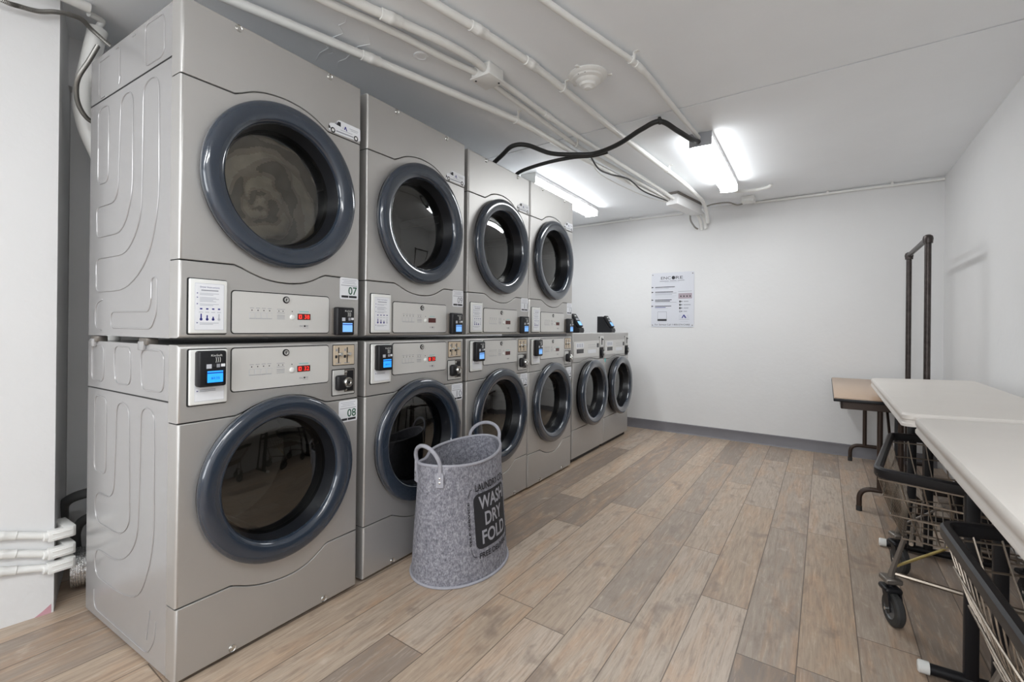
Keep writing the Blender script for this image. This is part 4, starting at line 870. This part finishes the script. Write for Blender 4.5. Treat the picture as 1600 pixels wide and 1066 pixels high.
for yy in (.075,1.44):
    g = G(); P = fillet([(.135,yy,0),(.135,yy,.10),(.17,yy,.135),(.40,yy,.135),(.435,yy,.10),(.435,yy,0)], .06, 8)
    g.tube(fillet([(.135,yy,0),(.135,yy,.14),(.43,yy,.14),(.43,yy,0)], .09, 8), .0145, 'brown', 12)
    for xx in (.235,.335): g.tube([(xx,yy,.14),(xx,yy,.67)], .015, 'brown', 12)
    l = g.obj('leg', T)
    for xx in (.135,.43):
        g = G(); g.tube([(xx,yy,0),(xx,yy,.03)], .0165, 'rubber', 12); g.obj('foot_cap', l)
    g = G(); s_ = 1 if yy < .5 else -1; g.tube([(.285,yy,.45),(.285,yy+s_*.25,.66)], .008, 'brown', 8); g.obj('brace', T)
# pipe rack
T = thing('garment_rack', 'tall black pipe rack behind the tables in the right corner', 'clothes rack', (0,0,0))
pa, pb = Vector((2.248,3.290,0)), Vector((2.260,4.104,0))
for p in (pa, pb):
    g = G(); g.tube([p+Vector((0,0,.10)), p+Vector((0,0,1.712))], .0175, 'rust', 14); u_ = g.obj('upright', T)
    g = G(); g.lathe(p+Vector((0,0,1.707)), EZ, [(.019,-.03),(.025,-.028),(.025,-.018),(.028,0),(.024,.018),(.012,.027),(.0001,.029)], 'rust', 20); g.obj('elbow_fitting', u_)
g = G(); g.tube([pa+Vector((0,0,1.712)), pb+Vector((0,0,1.712))], .0165, 'rust', 14); g.obj('top_bar', T)
g = G(); g.tube([pa+Vector((0,0,.10)), pb+Vector((0,0,.10))], .0165, 'rust', 14)
for p in (pa, pb): g.tube([p+Vector((-.0,0,.10)), p+Vector((.13,0,.10))], .016, 'rust', 12); g.tube([p+Vector((.13,0,.0)), p+Vector((.13,0,.11))], .016, 'rust', 12); g.tube([p, p+Vector((0,0,.1))], .016, 'rust', 12)
g.obj('base_frame', T)

# ------------------------------------------------------------------ wire laundry carts
def cart(x, y, rz, label, wd=.80, L=.50):
    T = thing('shopping_cart', label, 'shopping cart', (x, y, 0), 'wire shopping carts', rz=rz)
    # local frame: +x = towards the handle, +y = across; origin under the near front corner of the rim
    zr, zb = .605, .34; f_in, s_in, fl = .075, .13, .10
    def top(a, b): return Vector((a*L, -fl*a+b*(wd+2*fl*a), zr))
    def bot(a, b): return Vector((f_in+a*(L-f_in-.02), s_in-fl*.6*a+b*(wd-2*s_in+1.2*fl*a), zb+.02*a))
    def lev(a, b, k): return top(a, b).lerp(bot(a, b), k)
    def bulge(a, b, k, e=.012):
        p = lev(a, b, k); c = lev(.5, .5, k); d = (p-c); d.z = 0; return p+d.normalized()*e
    ring = lambda k, e=0: [bulge(a, b, k, e) for a, b in [(0,i/8) for i in range(9)]+[(i/6,1) for i in range(1,7)]+[(1,1-i/8) for i in range(1,9)]+[(1-i/6,0) for i in range(1,6)]]
    g = G()
    for k, e in ((.10,.004),(.34,.016),(.62,.016),(.98,.006)):
        pts = ring(k, e); cl = []
        for i in range(len(pts)): cl.append(pts[i])
        g.tube(cl, .0032, 'wire', 6, closed=True)
    nf = 17
    for i in range(nf+1): g.tube([lev(0, i/nf, .02), bulge(0, i/nf, .34, .010), bulge(0, i/nf, .62, .010), lev(0, i/nf, 1)], .0019, 'wire', 5)
    for b in (0, 1):
        for i in range(1, 9): g.tube([lev(i/8, b, .02), bulge(i/8, b, .34, .010), bulge(i/8, b, .62, .010), lev(i/8, b, 1)], .0026, 'wire', 5)
    for i in range(1, 10): g.tube([lev(1, i/10, .02), lev(1, i/10, 1)], .0026, 'wire', 5)
    for i in range(0, 19): g.tube([bot(i/18, 0), bot(i/18, 1)], .0022, 'wire', 5)
    for i in range(1, 6): g.tube([bot(0, i/6), bot(1, i/6)], .003, 'wire', 5)
    g.obj('basket', T)
    g = G(); cor = [top(0,0), top(0,1), top(1,1), top(1,0)]; pts = []
    for i in range(4):
        a, b, c = cor[i-1], cor[i], cor[(i+1) % 4]; p, q = b+(a-b).normalized()*.045, b+(c-b).normalized()*.045
        for k in range(7): t_ = k/6; pts.append(p*(1-t_)**2+b*2*t_*(1-t_)+q*t_**2)
    n = len(pts); vs = []; sec = [(-.008,-.018),(.008,-.018),(.012,-.010),(.012,.012),(.006,.018),(-.006,.018),(-.012,.012),(-.012,-.010)]; ctr = top(.5,.5)
    for i in range(n):
        tg = (pts[(i+1) % n]-pts[i-1]).normalized(); nn = Vector((tg.y,-tg.x,0))
        if nn.dot(pts[i]-ctr) < 0: nn = -nn
        vs += [pts[i]+nn*a+Vector((0,0,b)) for a, b in sec]
    m_ = len(sec); g.add(vs, [(i*m_+k, i*m_+(k+1) % m_, ((i+1) % n)*m_+(k+1) % m_, ((i+1) % n)*m_+k) for i in range(n) for k in range(m_)], 'black'); g.obj('rim', T)
    g = G(); g.tube([top(1,.04)+Vector((.02,0,.02)), top(1,.96)+Vector((.02,0,.02))], .015, 'black', 12); g.obj('handle', T)
    def SW(K, px, py):                              # casters have swivelled sideways
        a = R(-62); K.v = [(px+(x_-px)*math.cos(a)-(y_-py)*math.sin(a), py+(x_-px)*math.sin(a)+(y_-py)*math.cos(a), z_) for x_, y_, z_ in K.v]
    def caster(px, py, nm):
        K = G(); K.box(px-.03,px+.03,py-.028,py+.028,.155,.175,'grm',.004,1); K.tube([(px,py,.17),(px,py,.125)], .014, 'black', 12)
        for s_ in (-.021,.021): K.add([(px-.02,py+s_-.003,.135),(px+.025,py+s_-.003,.135),(px+.045,py+s_-.003,.06),(px+.025,py+s_-.003,.045),(px-.02,py+s_+.003,.135),(px+.025,py+s_+.003,.135),(px+.045,py+s_+.003,.06),(px+.025,py+s_+.003,.045)], [(0,1,2,3),(4,5,6,7),(0,1,5,4),(1,2,6,5),(2,3,7,6),(3,0,4,7)], 'black')
        K.box(px-.035,px+.03,py-.03,py+.03,.118,.140,'black',.010,3); SW(K, px, py); k_ = K.obj('caster', T)
        K = G(); c = (px+.022,py-.015,.062); K.lathe(c, EY, [(.036,0),(.056,.001),(.062,.007),(.062,.023),(.056,.029),(.036,.030)], 'rubber', 28); K.lathe(c, EY, [(.008,-.002),(.010,.004),(.034,.006),(.037,0)], 'hub', 24); K.lathe(c, EY, [(.008,.032),(.010,.026),(.034,.024),(.037,.030)], 'hub', 24); K.cyl((px+.022,py-.03,.062), EY, .006, .06, 'chrome', 10); SW(K, px, py); K.obj('wheel', k_)
    cw = .12
    for b, yy in ((0, .165), (1, wd-.11)):
        caster(.035, yy, 'f'); caster(L-.05, yy, 'r')
        g = G(); q = Vector((.035, yy, .175)); u0 = bot(0, .03 if b == 0 else .97); u1 = bot(.30, .03 if b == 0 else .97)
        up = q.lerp(u0, .22)+Vector((.0,0,.005))
        g.tube([q+Vector((0,0,-.005)), up, u0], [.013,.010,.008], 'grm', 8); l = g.obj('leg', T)
        g = G(); g.tube([up, u1], .005, 'brass' if b == 0 else 'grm', 8); g.obj('brace', l)
        g = G(); g.tube([(.045,yy,.19),(L-.05,yy,.175)], .0085, 'wire', 8); g.obj('bottom_rail', T)
        g = G(); g.tube([(L-.05,yy,.17), bot(.95, .03 if b == 0 else .97)], .010, 'grm', 8); g.obj('leg', T)
    g = G(); g.tube([bot(0,0)+Vector((.02,0,-.012)), bot(0,1)+Vector((.02,0,-.012))], .007, 'wire', 8); g.tube([bot(.5,0)+Vector((0,0,-.012)), bot(.5,1)+Vector((0,0,-.012))], .007, 'wire', 8); g.obj('cross_bar', T)
cart(1.838, 1.489, R(-8.9), 'wire shopping cart with black rim under the tables, farther one')
cart(1.945, .19, R(1.0), 'wire shopping cart with black rim at the lower right, nearest the camera', wd=.79, L=.46)
